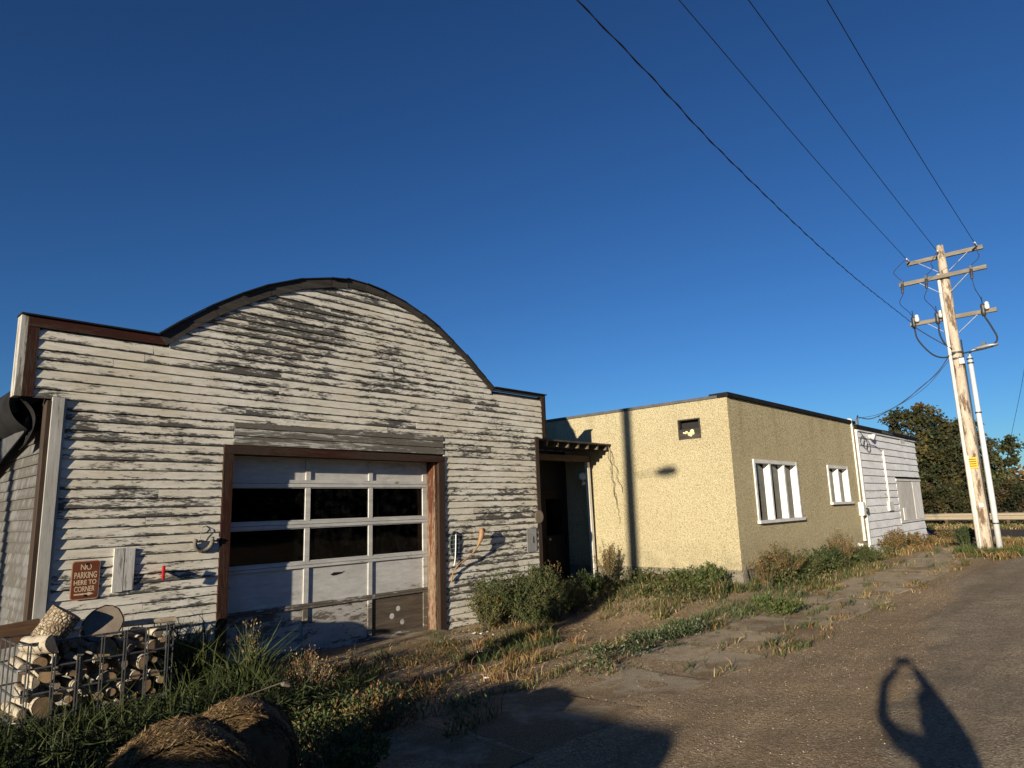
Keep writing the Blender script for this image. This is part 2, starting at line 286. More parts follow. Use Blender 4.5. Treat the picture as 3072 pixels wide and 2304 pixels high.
def arr_mesh(name, verts, tris, cols, mat, parent=None, **kw):
    """verts (n,3), tris (m,3), per-vertex colour (n,3): one mesh built from arrays"""
    og = np.array([(verts[:, 0].min() + verts[:, 0].max()) / 2, (verts[:, 1].min() + verts[:, 1].max()) / 2, verts[:, 2].min()])
    me = bpy.data.meshes.new(name); n, m = len(verts), len(tris)
    me.vertices.add(n); me.vertices.foreach_set('co', (verts - og).astype(np.float32).ravel())
    me.loops.add(3 * m); me.loops.foreach_set('vertex_index', tris.astype(np.int32).ravel())
    me.polygons.add(m); me.polygons.foreach_set('loop_start', np.arange(0, 3 * m, 3, dtype=np.int32))
    me.update(calc_edges=True); me.validate()
    if cols is not None:
        at = me.color_attributes.new('Col', 'FLOAT_COLOR', 'POINT'); at.data.foreach_set('color', np.concatenate([cols, np.ones((n, 1))], 1).astype(np.float32).ravel())
    me.materials.append(M[mat]); o = bpy.data.objects.new(name, me); C.objects.link(o); place(o, Vector(og), parent)
    return props(o, **kw)
def sm(a, b, t):
    t = np.clip((np.asarray(t, float) - a) / (b - a), 0, 1); return t * t * (3 - 2 * t)
def gz(x, y):
    x = np.asarray(x, float); y = np.asarray(y, float)
    z = 0.15 * sm(10, 21, x) - 0.45 * sm(27, 38, x)
    z = z - 0.17 * sm(4.7, 6.4, y) * (1 - sm(9.3, 11.6, x)) * sm(-30, -6, x)
    z = z + 0.11 * sm(4.7, 5.7, y) * sm(10.2, 12.4, x) * (1 - sm(13, 20, x))
    z = z + (0.018 * np.sin(x * 1.7 + 0.6 * y) * np.sin(y * 2.1 - 0.4 * x) + 0.010 * np.sin(4.3 * x + 1.1) * np.sin(3.7 * y + 2 * x)) * np.exp(-np.hypot(x - 6, y - 4) / 40)
    return z
def G(x, y): return float(gz(x, y))
# ------------------------------------------------------------------ setting: ground, road, highway
def sheet(name, xs, ys, mat, dz=0.0, keep=None, zf=gz):
    X, Y = np.meshgrid(xs, ys, indexing='ij'); Z = zf(X, Y) + dz; nx, ny = X.shape
    v = np.stack([X, Y, Z], -1).reshape(-1, 3); I, J = np.meshgrid(np.arange(nx - 1), np.arange(ny - 1), indexing='ij')
    a = (I * ny + J).ravel(); t = np.concatenate([np.stack([a, a + ny, a + ny + 1], 1), np.stack([a, a + ny + 1, a + 1], 1)])
    o = arr_mesh(name, v, t, None, mat, kind='structure'); o.data.polygons.foreach_set('use_smooth', [True] * len(o.data.polygons)); return o
def axis(lo, hi, near0, near1, st):
    a = list(np.arange(near0, near1, st)); x = near0; d = st
    while x > lo: d *= 1.35; x -= d; a.insert(0, max(x, lo))
    x = a[-1]; d = st
    while x < hi: d *= 1.35; x += d; a.append(min(x, hi))
    return np.array(a)
sheet('ground', axis(-900, 1500, -3, 30, 0.15), axis(-900, 900, -4, 10, 0.15), 'dirt')
def road_edge(x): return np.interp(x, [-60, 2, 5, 7.2, 8.75, 12, 16, 20, 27, 34], [0.9, 1.1, 1.5, 1.92, 2.16, 2.62, 3.0, 2.75, 2.9, 4.4])
xs = axis(-60, 35.5, -2, 26, 0.12); nn = 40; RV = []
for x in xs:
    e = float(road_edge(x)) + 0.07 * math.sin(5.1 * x) + 0.05 * math.sin(11.7 * x + 1) + 0.1 * math.sin(1.3 * x)
    for k in range(nn + 1): y = -9 + (e + 9) * k / nn; RV.append((x, y, G(x, y) + 0.006 + (0.012 if k < nn else -0.012)))
RF = [(i * (nn + 1) + k, (i + 1) * (nn + 1) + k, (i + 1) * (nn + 1) + k + 1, i * (nn + 1) + k + 1) for i in range(len(xs) - 1) for k in range(nn)]
r = MB(); r.v = RV; r.f = RF; r.build('road', 'gravel_road', kind='structure', smooth=True)
hw = MB()
ysh = np.linspace(-200, 300, 60)
for k in range(len(ysh) - 1):
    hw.add([(36.5 - 0.05 * (ysh[k] - 8), ysh[k], -0.276), (47 - 0.05 * (ysh[k] - 8), ysh[k], -0.276), (47 - 0.05 * (ysh[k + 1] - 8), ysh[k + 1], -0.276), (36.5 - 0.05 * (ysh[k + 1] - 8), ysh[k + 1], -0.276)], [(0, 1, 2, 3)])
hw.build('highway', 'highway_asphalt', kind='structure')
# sidewalk: each slab its own piece
sw = empty('sidewalk', (14, 4.05, 0), kind='structure')
x = 1.6; k = 0; JX = []
while x < 29:
    L = random.uniform(1.05, 1.4); rows = [(3.42, 4.72)] if random.random() < 0.45 else [(3.42, 4.05), (4.07, 4.72)]
    for (ya, yb) in rows:
        j = lambda s=0.05: random.uniform(-s, s)
        zt = (0.004 if x > 8.5 else -0.004) + random.uniform(-0.003, 0.003); tl = random.uniform(0.009, 0.016); m = MB()
        q = [(x + 0.02 + j(), ya + j()), (x + L * .5, ya + j(.06)), (x + L - 0.02 + j(), ya + j()), (x + L - 0.02 + j(), (ya + yb) / 2), (x + L - 0.03 + j(), yb + j()), (x + L * .45, yb + j(.05)), (x + 0.02 + j(), yb + j()), (x + .02 + j(.03), (ya + yb) / 2)]
        top = [(a, b, G(a, b) + zt + tl * (a - x) / L + j(0.005)) for a, b in q]; n = len(q)
        m.add(top + [(a, b, c - 0.12) for a, b, c in top], [tuple(range(n))] + [(i, i + n, (i + 1) % n + n, (i + 1) % n) for i in range(n)])
        m.build('slab', 'slab', sw)
    x += L; JX += [x] if x > 7.5 else []
ap = MB(); n = 14
bx('concrete_apron', 'slab', None, 4.0, 7.5, 7.62, 8.78, -0.30, -0.148, label='flat concrete apron slab in front of the garage door', cat='slab', bevel=0.01)
# ------------------------------------------------------------------ weathered garage with arched false front
Y1 = 8.6
gar = empty('garage_building', (5.9, 8.6, -0.17), 'weathered white clapboard garage with arched false front and wide overhead door', 'garage')
ARC = [(2.983, 3.931), (3.28, 4.18), (3.61, 4.425), (3.98, 4.66), (4.36, 4.87), (4.87, 5.08), (5.35, 5.205), (5.62, 5.245), (5.65, 5.27), (6.0, 5.262), (6.365, 5.215), (6.78, 5.12), (7.149, 4.985), (7.5, 4.82), (7.828, 4.62), (8.12, 4.43), (8.369, 4.235), (8.6, 4.07), (8.822, 3.905)]
AX = np.array([a[0] for a in ARC]); AZ = np.array([a[1] for a in ARC])
def inner_arc():      # outer arc shifted inward by the fascia width
    out = []
    for i, (x, z) in enumerate(ARC):
        a = Vector(ARC[max(i - 1, 0)]); b = Vector(ARC[min(i + 1, len(ARC) - 1)]); d = (b - a).normalized(); w = 0.15 - 0.07 * sm(4.0, 8.0, x)
        out.append((x + d.y * float(w), z - d.x * float(w)))
    return out
IN = inner_arc(); IX = np.array([a[0] for a in IN]); IZ = np.array([a[1] for a in IN]); pk = int(np.argmax(IZ))
def arc_x(z):     # inside x-range of the arch at height z
    l = np.interp(z, IZ[:pk + 1], IX[:pk + 1]); rr = np.interp(-z, -IZ[pk:], IX[pk:]); return float(l), float(rr)
def xr(z):
    if z < 3.055: return 2.06, 9.935
    if z < 3.83: return 1.77, 10.166
    return arc_x(min(z, IZ.max() - 1e-3))
# sheathing behind the boards
sh = MB(); yb0, yb1 = Y1 + 0.012, Y1 + 0.10
sh.box(1.97, 3.98, yb0, yb1, -0.3, 2.54); sh.box(7.455, 10.02, yb0, yb1, -0.3, 2.54); sh.box(1.97, 10.02, yb0, yb1, 2.54, 3.06); sh.box(1.68, 10.25, yb0, yb1, 3.06, 3.86)
sh.prism_xz([(a, b - 0.04) for a, b in ARC] + [(8.7, 3.86), (3.1, 3.86)][:], yb0 + .002, yb1 - .002)
sh.build('sheathing', 'dark_fascia', gar)
z = SZ0; row = 0
while z < IZ.max() - 0.02:
    zb, zt = z, z + PITCH + 0.012
    zm = (zb + zt) / 2
    if 3.02 < zb < 3.06: zt = zt
    spans = [[xr(zb + .002), xr(min(zt, IZ.max() - 0.004))]] if zb > 3.83 else [[xr(zm), xr(zm)]]
    (lb, rb), (lt, rtt) = spans[0]
    if zb < 3.83 <= zt: lt, rtt = lb, rb
    segs = [(lb, rb, lt, rtt)]
    if zm < 2.64: segs = [(lb, 3.85, lt, 3.85), (7.587, rb, 7.587, rtt)]
    elif zm < 2.972: segs = [(lb, 3.972, lt, 3.972), (7.58, rb, 7.58, rtt)]
    for (a0, b0, a1, b1) in segs:
        cuts = []; x = a0 + random.uniform(0.6, 3.4)
        while x < b0 - 0.5: cuts.append(x); x += random.uniform(1.2, 3.6)
        xs_ = [None] + cuts + [None]
        for i in range(len(xs_) - 1):
            xa0 = a0 if xs_[i] is None else xs_[i] + 0.0025; xa1 = a1 if xs_[i] is None else xs_[i] + 0.0025
            xb0 = b0 if xs_[i + 1] is None else xs_[i + 1] - 0.0025; xb1 = b1 if xs_[i + 1] is None else xs_[i + 1] - 0.0025
            xa1 = min(xa1, xb1 - 0.01); e = lambda s=0.0035: random.uniform(-s, s)
            m = MB(); ns = max(1, int((xb0 - xa0) / 0.7)); vs = []
            for q in range(ns + 1):
                t = q / ns; x0 = xa0 + (xb0 - xa0) * t; x1 = xa1 + (xb1 - xa1) * t; dz = e(); dy = e(.002); dt = e(.002)
                vs += [(x0, Y1 + 0.011, zb + dz), (x0, Y1 - 0.028 + dy, zb + dz), (x1, Y1 - 0.005 + dt, zt), (x1, Y1 + 0.011, zt)]
            fs = [tuple(reversed((0, 1, 2, 3))), tuple(4 * ns + i2 for i2 in range(4))]
            for q in range(ns): fs += [(4 * q + i2, 4 * q + (i2 + 1) % 4, 4 * q + 4 + (i2 + 1) % 4, 4 * q + 4 + i2) for i2 in range(4)]
            m.add(vs, [tuple(reversed(f)) for f in fs]); m.build('siding_board', 'peeling_siding', gar)
    z += PITCH; row += 1
# bare header boards over the door
zz = 2.64
for (h, cuts) in ((0.113, (3.975, 6.98, 7.578)), (0.11, (3.975, 5.45, 6.4, 7.578)), (0.109, (3.975, 6.95, 7.578))):
    for a, b in zip(cuts[:-1], cuts[1:]):
        d = random.uniform(-.006, .006); MB().hexa([(a + .003, Y1 - 0.034, zz + .004 + d), (b - .003, Y1 - .034, zz + .004), (b - .003, Y1 + .01, zz + .004), (a + .003, Y1 + .01, zz + .004 + d), (a + .003, Y1 - .02, zz + h), (b - .003, Y1 - .02, zz + h), (b - .003, Y1 + .01, zz + h), (a + .003, Y1 + .01, zz + h)]).build('header_board', 'bare_header', gar, label='bare grey weathered header board above the garage door')
    zz += h
# corner boards and trim
MB().hexa([(1.943, Y1 - .05, -.25), (2.055, Y1 - .05, -.25), (2.055, Y1 + .008, -.25), (1.943, Y1 + .008, -.25), (1.943, Y1 - .05, 3.058), (2.06, Y1 - .05, 3.058), (2.06, Y1 + .008, 3.058), (1.943, Y1 + .008, 3.058)]).build('corner_board', 'weathered_post', gar, bevel=.004)
bx('corner_strip', 'weathered_post', gar, 2.062, 2.082, Y1 - .038, Y1 + .006, -.25, 3.056)
bx('corner_board', 'dark_wood_v', gar, 1.90, 1.941, Y1 - .035, Y1 + .12, -.25, 3.02)
bx('trim_board', 'red_trim_v', gar, 1.665, 1.768, Y1 - .03, Y1 + .008, 3.045, 3.805)
bx('trim_edge', 'weathered_post', gar, 1.60, 1.662, Y1 - .022, Y1 + .15, 3.045, 3.93)
MB().hexa([(1.665, Y1 - .036, 3.808), (3.06, Y1 - .036, 3.815), (3.06, Y1 + .01, 3.815), (1.665, Y1 + .01, 3.808), (1.665, Y1 - .036, 3.925), (3.14, Y1 - .036, 3.912), (3.14, Y1 + .01, 3.912), (1.665, Y1 + .01, 3.925)]).build('trim_board', 'red_trim_h', gar)
bx('cap_flashing', 'tar', gar, 1.59, 3.02, Y1 - .06, Y1 + .16, 3.928, 3.945)
for i in range(0, len(ARC) - 1, 1):
    a, b = ARC[i], ARC[i + 1]; c, d = IN[i + 1], IN[i]
    MB().prism_xz([a, d, c, b], Y1 - .040 - 0.003 * (i % 2), Y1 + .02).build('arch_fascia_board', 'dark_fascia', gar)
for i in range(0, len(ARC) - 1, 1):
    a, b = Vector(ARC[i]), Vector(ARC[i + 1]); nrm = Vector((-(b - a).y, (b - a).x)).normalized() * 0.018
    MB().prism_xz([tuple(a + nrm * .1), tuple(b + nrm * .1), tuple(b + nrm), tuple(a + nrm)], Y1 - .075 + .01 * (i % 3), Y1 + .16).build('arch_cap', 'tar', gar)
bx('trim_board', 'dark_fascia', gar, 8.80, 10.262, Y1 - .034, Y1 + .01, 3.865, 3.915)
bx('cap_flashing', 'tar', gar, 8.84, 10.30, Y1 - .07, Y1 + .16, 3.917, 3.937)
bx('trim_board', 'red_trim_v', gar, 10.168, 10.262, Y1 - .03, Y1 + .008, 3.075, 3.862)
bx('trim_edge', 'red_trim_v', gar, 10.264, 10.30, Y1 - .022, Y1 + .15, 3.075, 3.915)
bx('corner_board', 'dark_wood_v', gar, 9.937, 10.032, Y1 - .034, Y1 + .008, -.25, 3.07)
# patch of two boards
bx('patch_board', 'patch_white', gar, 2.664, 2.767, Y1 - .046, Y1 - .012, .935, 1.408); bx('patch_board', 'patch_white', gar, 2.772, 2.878, Y1 - .044, Y1 - .012, .945, 1.402)
# door casing
bx('door_casing', 'red_trim_v', gar, 3.852, 3.978, Y1 - .042, Y1 + .01, -.25, 2.515); bx('door_casing', 'red_trim_v', gar, 7.457, 7.585, Y1 - .042, Y1 + .01, -.25, 2.505)
MB().hexa([(3.852, Y1 - .042, 2.518), (7.585, Y1 - .042, 2.508), (7.585, Y1 + .01, 2.508), (3.852, Y1 + .01, 2.518), (3.852, Y1 - .042, 2.635), (7.585, Y1 - .042, 2.612), (7.585, Y1 + .01, 2.612), (3.852, Y1 + .01, 2.635)]).build('door_casing', 'red_trim_h', gar)
bx('door_jamb', 'dark_wood_v', gar, 3.93, 3.976, Y1 + .012, Y1 + .30, -.25, 2.53); bx('door_jamb', 'orange_jamb', gar, 7.405, 7.455, Y1 + .012, Y1 + .30, -.25, 2.50)
bx('door_head', 'dark_wood_v', gar, 3.978, 7.403, Y1 + .012, Y1 + .30, 2.515, 2.56)
# sectional overhead door
gd = empty('overhead_door', (5.7, Y1 + .23, -.17), parent=gar)
YD = Y1 + .225; CX = [3.98, 4.062, 5.165, 5.24, 6.245, 6.315, 7.315, 7.40]
RZ = [(2.53, 2.50), (2.205, 2.105), (1.632, 1.542), (1.068, .988), (.505, .44), (-.10, -.165)]
for i, (zt, zb) in enumerate(RZ):
    mt = 'door_white' if i < 4 else 'door_worn'
    if 0 < i < 5:
        mid = (zt + zb) / 2; bx('rail', mt, gd, 3.98, 7.40, YD - .022, YD + .02, mid + .003, zt); bx('rail', mt, gd, 3.98, 7.40, YD - .026, YD + .02, zb, mid - .003)
    else: bx('rail', mt, gd, 3.98, 7.40, YD - .022, YD + .02, zb, zt)
for r_ in range(5):
    zt, zb = RZ[r_][1] - .001, RZ[r_ + 1][0] + .001; sm_ = 'door_white' if r_ < 4 else 'door_worn'
    for k in range(0, 8, 2): bx('stile', sm_, gd, CX[k], CX[k + 1], YD - .018, YD + .02, zb, zt)
    for k in range(3):
        a, b = CX[2 * k + 1] + .001, CX[2 * k + 2] - .001
        if r_ in (1, 2):
            pn = bx('pane', 'glass', gd, a, b, YD + .006, YD + .010, zb, zt)
        else:
            pm = 'door_white' if r_ in (0, 3) else ('door_darkwood' if k == 2 else 'door_worn'); bx('panel', pm, gd, a, b, YD + .004, YD + .014, zb, zt, label='bare dark plywood panel' if pm == 'door_darkwood' else None)
    for k in range(3):
        a, b = CX[2 * k + 1] + .001, CX[2 * k + 2] - .001
        if r_ in (1, 2):
            bx('glazing_bead', sm_, gd, a, b, YD - .012, YD + .004, zt - .014, zt - .001); bx('glazing_bead', sm_, gd, a, b, YD - .012, YD + .004, zb + .001, zb + .016)
bx('sticker', 'porcelain', gd, 5.61, 5.69, YD + .0112, YD + .0125, 1.66, 1.70); bx('sticker', 'porcelain', gd, 5.612, 5.688, YD + .0112, YD + .0125, 1.71, 1.745); bx('sticker', 'porcelain', gd, 5.605, 5.692, YD + .0112, YD + .0125, 1.755, 1.80)
for (px, pz, rr) in ((6.70, .14, .045), (6.82, .24, .04), (6.90, .03, .04)):
    MB().lathe((px, YD + .0045, pz), (0, -1, 0), [(rr, 0), (rr, .001), (rr * .6, .0015)], 9).build('paint_blotch', 'door_white', gd)
MB().prism_xz([(5.60, .86), (5.66, .885), (5.80, .88), (5.84, .89), (5.78, .86), (5.70, .845), (5.64, .84)], YD - .0005, YD + .0035).build('panel_hole', 'black', gd)
# side wall, hull, roof
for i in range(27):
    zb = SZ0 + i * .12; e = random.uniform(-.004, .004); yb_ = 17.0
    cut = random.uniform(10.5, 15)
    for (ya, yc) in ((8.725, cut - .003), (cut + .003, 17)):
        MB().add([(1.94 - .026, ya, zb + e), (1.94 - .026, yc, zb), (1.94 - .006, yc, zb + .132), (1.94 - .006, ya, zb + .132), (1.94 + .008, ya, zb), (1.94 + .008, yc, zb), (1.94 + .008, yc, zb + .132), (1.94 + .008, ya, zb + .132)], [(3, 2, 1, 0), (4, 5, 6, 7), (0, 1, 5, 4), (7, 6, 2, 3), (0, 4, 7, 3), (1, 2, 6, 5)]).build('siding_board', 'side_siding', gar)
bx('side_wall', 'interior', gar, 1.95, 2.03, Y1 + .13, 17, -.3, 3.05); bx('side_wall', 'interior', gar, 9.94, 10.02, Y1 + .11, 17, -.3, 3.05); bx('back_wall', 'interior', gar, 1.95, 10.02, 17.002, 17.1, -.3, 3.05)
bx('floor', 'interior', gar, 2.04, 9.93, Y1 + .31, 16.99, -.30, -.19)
rf = MB(); prof = [(1.68, 3.13), (2.4, 3.45), (3.4, 3.75), (4.6, 4.1), (5.9, 4.3), (7.2, 4.1), (8.5, 3.7), (9.5, 3.3), (10.15, 2.98)]
rf.prism_xz([(a, b + .05) for a, b in reversed(prof)] + prof, Y1 + .12, 17.3); rf.build('roof', 'roofing', gar)
# torn tar paper curling off the eave
cs = [(1.98, 3.33), (1.84, 3.28), (1.68, 3.19), (1.61, 3.07), (1.61, 2.95), (1.66, 2.83), (1.75, 2.74), (1.84, 2.70)]
fl = MB(); ny = 16; ncs = len(cs)
for j in range(ny + 1):
    y = Y1 + .15 + j * .42; w = 0.05 * math.sin(1.9 * j) + .03 * math.sin(4.1 * j + 1)
    for i, (a, b) in enumerate(cs): t = i / (ncs - 1); fl.v.append((a - w * t * .5, y, b + w * t * 0.6 - .03 * t * j * .15))
for j in range(ny):
    for i in range(ncs - 1): a = j * ncs + i; fl.f.append((a, a + 1, a + ncs + 1, a + ncs))
o = fl.build('tar_paper', 'tar', gar, smooth=True); sd = o.modifiers.new('s', 'SOLIDIFY'); sd.thickness = .012; sb = o.modifiers.new('u', 'SUBSURF'); sb.levels = sb.render_levels = 2
cs2 = MB()
for j in range(7):
    y = Y1 + .14 + .05 * j; t = j / 6
    for (a, b) in ((1.70, 3.05), (1.80, 2.98 - .1 * t), (1.86, 2.86 - .12 * t), (1.84, 2.70 - .16 * t), (1.78, 2.55 - .05 * t)): cs2.v.append((a + .02 * math.sin(3 * j), y, b))
for j in range(6):
    for i in range(4): a = j * 5 + i; cs2.f.append((a, a + 1, a + 6, a + 5))
o = cs2.build('tar_paper', 'tar', gar, smooth=True); sd = o.modifiers.new('s', 'SOLIDIFY'); sd.thickness = .01; sb = o.modifiers.new('u', 'SUBSURF'); sb.levels = sb.render_levels = 2
MB().hexa([(1.80, 8.9, 2.76), (1.83, 8.9, 2.76), (1.83, 17, 2.70), (1.80, 17, 2.70), (1.80, 8.9, 2.93), (1.83, 8.9, 2.93), (1.83, 17, 2.87), (1.80, 17, 2.87)]).build('eave_fascia', 'porch_wood', gar)
MB().hexa([(1.79, 8.95, 2.70), (1.805, 8.95, 2.70), (1.80, 12.2, 1.90), (1.785, 12.2, 1.90), (1.77, 8.80, 2.84), (1.785, 8.80, 2.84), (1.79, 12.2, 2.40), (1.775, 12.2, 2.40)]).build('hanging_flashing', 'flashing', gar)
# ------------------------------------------------------------------ entry porch between the two buildings
po = empty('entry_porch', (11.3, 9.2, 0), 'dark recessed entry porch with exposed rafters between garage and yellow building', 'porch')
for i in range(8):
    x = 10.12 + i * .345 if i < 7 else 12.52
    MB().hexa([(x - .022, 8.72, 2.93), (x + .022, 8.72, 2.93), (x + .022, 9.95, 3.0), (x - .022, 9.95, 3.0), (x - .022, 8.70, 3.03), (x + .022, 8.70, 3.03), (x + .022, 9.95, 3.10), (x - .022, 9.95, 3.10)]).build('rafter', 'rafter_wood', po)
MB().hexa([(10.04, 8.66, 3.034), (12.62, 8.66, 3.034), (12.62, 9.97, 3.104), (10.04, 9.97, 3.104), (10.04, 8.66, 3.065), (12.62, 8.66, 3.065), (12.62, 9.97, 3.135), (10.04, 9.97, 3.135)]).build('roof_deck', 'roofing', po)
bx('beam', 'porch_wood', po, 10.04, 12.56, 9.22, 9.29, 2.70, 2.83)
MB().hexa([(12.49, 9.19, .06), (12.57, 9.19, .06), (12.57, 9.27, .06), (12.49, 9.27, .06), (12.43, 9.19, 2.69), (12.51, 9.19, 2.69), (12.51, 9.27, 2.69), (12.43, 9.27, 2.69)]).build('post', 'white_post', po)
bx('post', 'porch_wood', po, 12.555, 12.63, 9.24, 9.32, .06, 2.83)
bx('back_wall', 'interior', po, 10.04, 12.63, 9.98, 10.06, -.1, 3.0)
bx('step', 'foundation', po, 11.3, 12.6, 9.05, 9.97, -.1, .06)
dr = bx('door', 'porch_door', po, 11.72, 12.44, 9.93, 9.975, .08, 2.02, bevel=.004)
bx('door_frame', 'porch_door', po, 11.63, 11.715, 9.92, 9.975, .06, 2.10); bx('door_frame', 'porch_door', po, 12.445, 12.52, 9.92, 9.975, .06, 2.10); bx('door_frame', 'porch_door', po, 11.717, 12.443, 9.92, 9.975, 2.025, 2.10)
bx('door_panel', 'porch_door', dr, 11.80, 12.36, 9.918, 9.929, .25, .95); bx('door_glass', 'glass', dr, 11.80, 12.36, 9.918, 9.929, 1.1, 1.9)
MB().lathe((11.80, 9.90, 1.02), (0, -1, 0), [(.012, 0), (.012, .03), (.03, .035), (.03, .06), (.015, .07)], 10).build('door_knob', 'grey_metal', dr, smooth=True)
fl_ = empty('floodlight', (12.62, 9.5, 2.3), 'white two-headed floodlight on the shaded porch wall', 'floodlight')
MB().lathe((12.63, 9.50, 2.42), (-1, -.2, 0), [(.05, 0), (.05, .03), (.03, .04)], 12).build('mounting_plate', 'pvc', fl_)
MB().lathe((12.57, 9.47, 2.40), (-.75, -.65, -.1), [(.03, 0), (.05, .04), (.085, .12), (.085, .14), (.07, .15)], 14).build('lamp_head', 'pvc', fl_, smooth=True)
MB().lathe((12.58, 9.46, 2.30), (-.4, -.5, -.7), [(.03, 0), (.04, .04), (.055, .12), (.05, .13)], 14).build('lamp_head', 'pvc', fl_, smooth=True)
vn = MB()
def wob(p, q, n=14, a=.03, sag=0.0, seed=0):
    r_ = random.Random(seed); out = []
    for i in range(n + 1):
        t = i / n; b = Vector(p).lerp(Vector(q), t); b += Vector((r_.uniform(-a, a), r_.uniform(-a, a), r_.uniform(-a, a) - sag * 4 * t * (1 - t))); out.append(b)
    return out
vn.tube(wob((12.56, 8.68, 3.06), (12.60, 8.60, 1.72), 12, .03, seed=3), [.008] * 12 + [.004], 5).tube(wob((12.58, 8.64, 2.9), (12.60, 8.42, 2.0), 10, .035, seed=5), .006, 5)
vn.tube(wob((12.60, 8.62, 2.05), (12.61, 8.52, 1.35), 8, .02, seed=8), .004, 5).build('dead_vine', 'rafter_wood', None, 'dry vine stem dangling from the porch roof corner', 'vine')
# ------------------------------------------------------------------ yellow stucco building
X2, Y3 = 12.65, 5.86
def holes_wall(name, mat, parent, plane, pos, thick, u0, u1, z0, z1, holes):
    """wall with real openings. plane 'x': spans y=u, faces -X; plane 'y': spans x=u, faces -Y"""
    us = sorted({u0, u1} | {h[0] for h in holes} | {h[1] for h in holes}); zs = sorted({z0, z1} | {h[2] for h in holes} | {h[3] for h in holes})
    inn = lambda i, k: 0 <= i < len(us) - 1 and 0 <= k < len(zs) - 1 and not any(h[0] <= us[i] and us[i + 1] <= h[1] and h[2] <= zs[k] and zs[k + 1] <= h[3] for h in holes)
    P = (lambda u, d, z_: (pos + d, u, z_)) if plane == 'x' else (lambda u, d, z_: (u, pos + d, z_)); m = MB()
    for i in range(len(us) - 1):
        for k in range(len(zs) - 1):
            if not inn(i, k): continue
            a, b, c, d = us[i], us[i + 1], zs[k], zs[k + 1]
            m.add([P(a, 0, c), P(b, 0, c), P(b, 0, d), P(a, 0, d), P(a, thick, c), P(b, thick, c), P(b, thick, d), P(a, thick, d)],
                  [(0, 1, 2, 3), (7, 6, 5, 4)] + ([(0, 3, 7, 4)] if not inn(i - 1, k) else []) + ([(1, 5, 6, 2)] if not inn(i + 1, k) else []) + ([(0, 4, 5, 1)] if not inn(i, k - 1) else []) + ([(3, 2, 6, 7)] if not inn(i, k + 1) else []))
    return m.build(name, mat, parent)
yb = empty('stucco_building', (16.5, 8, .1), 'pale yellow stucco flat-roofed building with white framed windows', 'building')
ventH = (6.47, 6.975, 3.0, 3.415); bwH = (7.41, 8.25, -.02, .235)
W1, W2 = (13.585, 15.955, 1.27, 2.56), (18.0, 19.59, 1.575, 2.55)
holes_wall('wall', 'stucco', yb, 'x', X2, .18, Y3, 18.0, .42, 3.76, [ventH])
holes_wall('wall', 'stucco', yb, 'y', Y3, .18, X2 + .182, 20.66, .42, 3.76, [W1, W2])
holes_wall('foundation_wall', 'foundation', yb, 'x', X2 + .022, .16, Y3 + .02, 18.0, -.3, .42, [bwH])
bx('foundation_wall', 'foundation', yb, X2 + .184, 20.66, Y3 + .022, Y3 + .18, -.3, .419)
MB().hexa([(X2 - .03, Y3 - .05, -.2), (X2 + .30, Y3 - .05, -.2), (X2 + .30, Y3 + .2, -.2), (X2 - .03, Y3 + .35, -.2), (X2 - .006, Y3 - .01, .33), (X2 + .16, Y3 - .01, .52), (X2 + .16, Y3 + .1, .5), (X2 - .006, Y3 + .22, .36)]).build('corner_patch', 'foundation', yb, label='crumbled concrete patch at the foot of the building corner')
bx('parapet_cap', 'flashing', yb, X2 - .03, X2 + .2, Y3 + .02, 18.0, 3.762, 3.82); bx('parapet_cap', 'tar', yb, X2 - .05, 20.66, Y3 - .05, Y3 + .18, 3.762 + .002, 3.85); bx('parapet_cap', 'tar', yb, X2 - .055, X2 + .1, Y3 - .045, Y3 + .35, 3.822, 3.848)
bx('flat_roof', 'roofing', yb, X2 + .19, 27.3, Y3 + .19, 17.9, 3.60, 3.66); bx('back_wall', 'interior', yb, X2 + .19, 27.3, 17.9, 18.0, -.2, 3.7); bx('partition_wall', 'interior', yb, 20.5, 20.6, Y3 + .2, 17.9, -.2, 3.6)
bx('floor', 'interior', yb, X2 + .19, 20.5, Y3 + .19, 17.9, .30, .36)
# vent opening
vt = empty('vent_opening', (X2, 6.72, 3.0), parent=yb)
bx('frame', 'dark_fascia', vt, X2 - .012, X2 + .05, 6.47, 6.50, 3.0, 3.415); bx('frame', 'dark_fascia', vt, X2 - .012, X2 + .05, 6.945, 6.975, 3.0, 3.415); bx('frame', 'dark_fascia', vt, X2 - .014, X2 + .05, 6.50, 6.945, 3.39, 3.415)
bx('board', 'dark_fascia', vt, X2 - .004, X2 + .02, 6.502, 6.943, 3.0, 3.21); bx('back', 'black', vt, X2 + .15, X2 + .17, 6.48, 6.97, 3.01, 3.41)
fo = MB()
for (dy, dz, rr) in ((6.66, 3.15, .05), (6.72, 3.10, .045), (6.78, 3.14, .03), (6.69, 3.07, .03), (6.64, 3.11, .035), (6.84, 3.13, .022), (6.81, 3.12, .02)):
    fo.lathe((X2 - .002, dy, dz), (-1, .2 * random.random(), .2), [(rr, -.01), (rr * .95, .015), (rr * .6, .035), (rr * .2, .045)], 9)
fo.build('spray_foam', 'foam', vt, smooth=True)
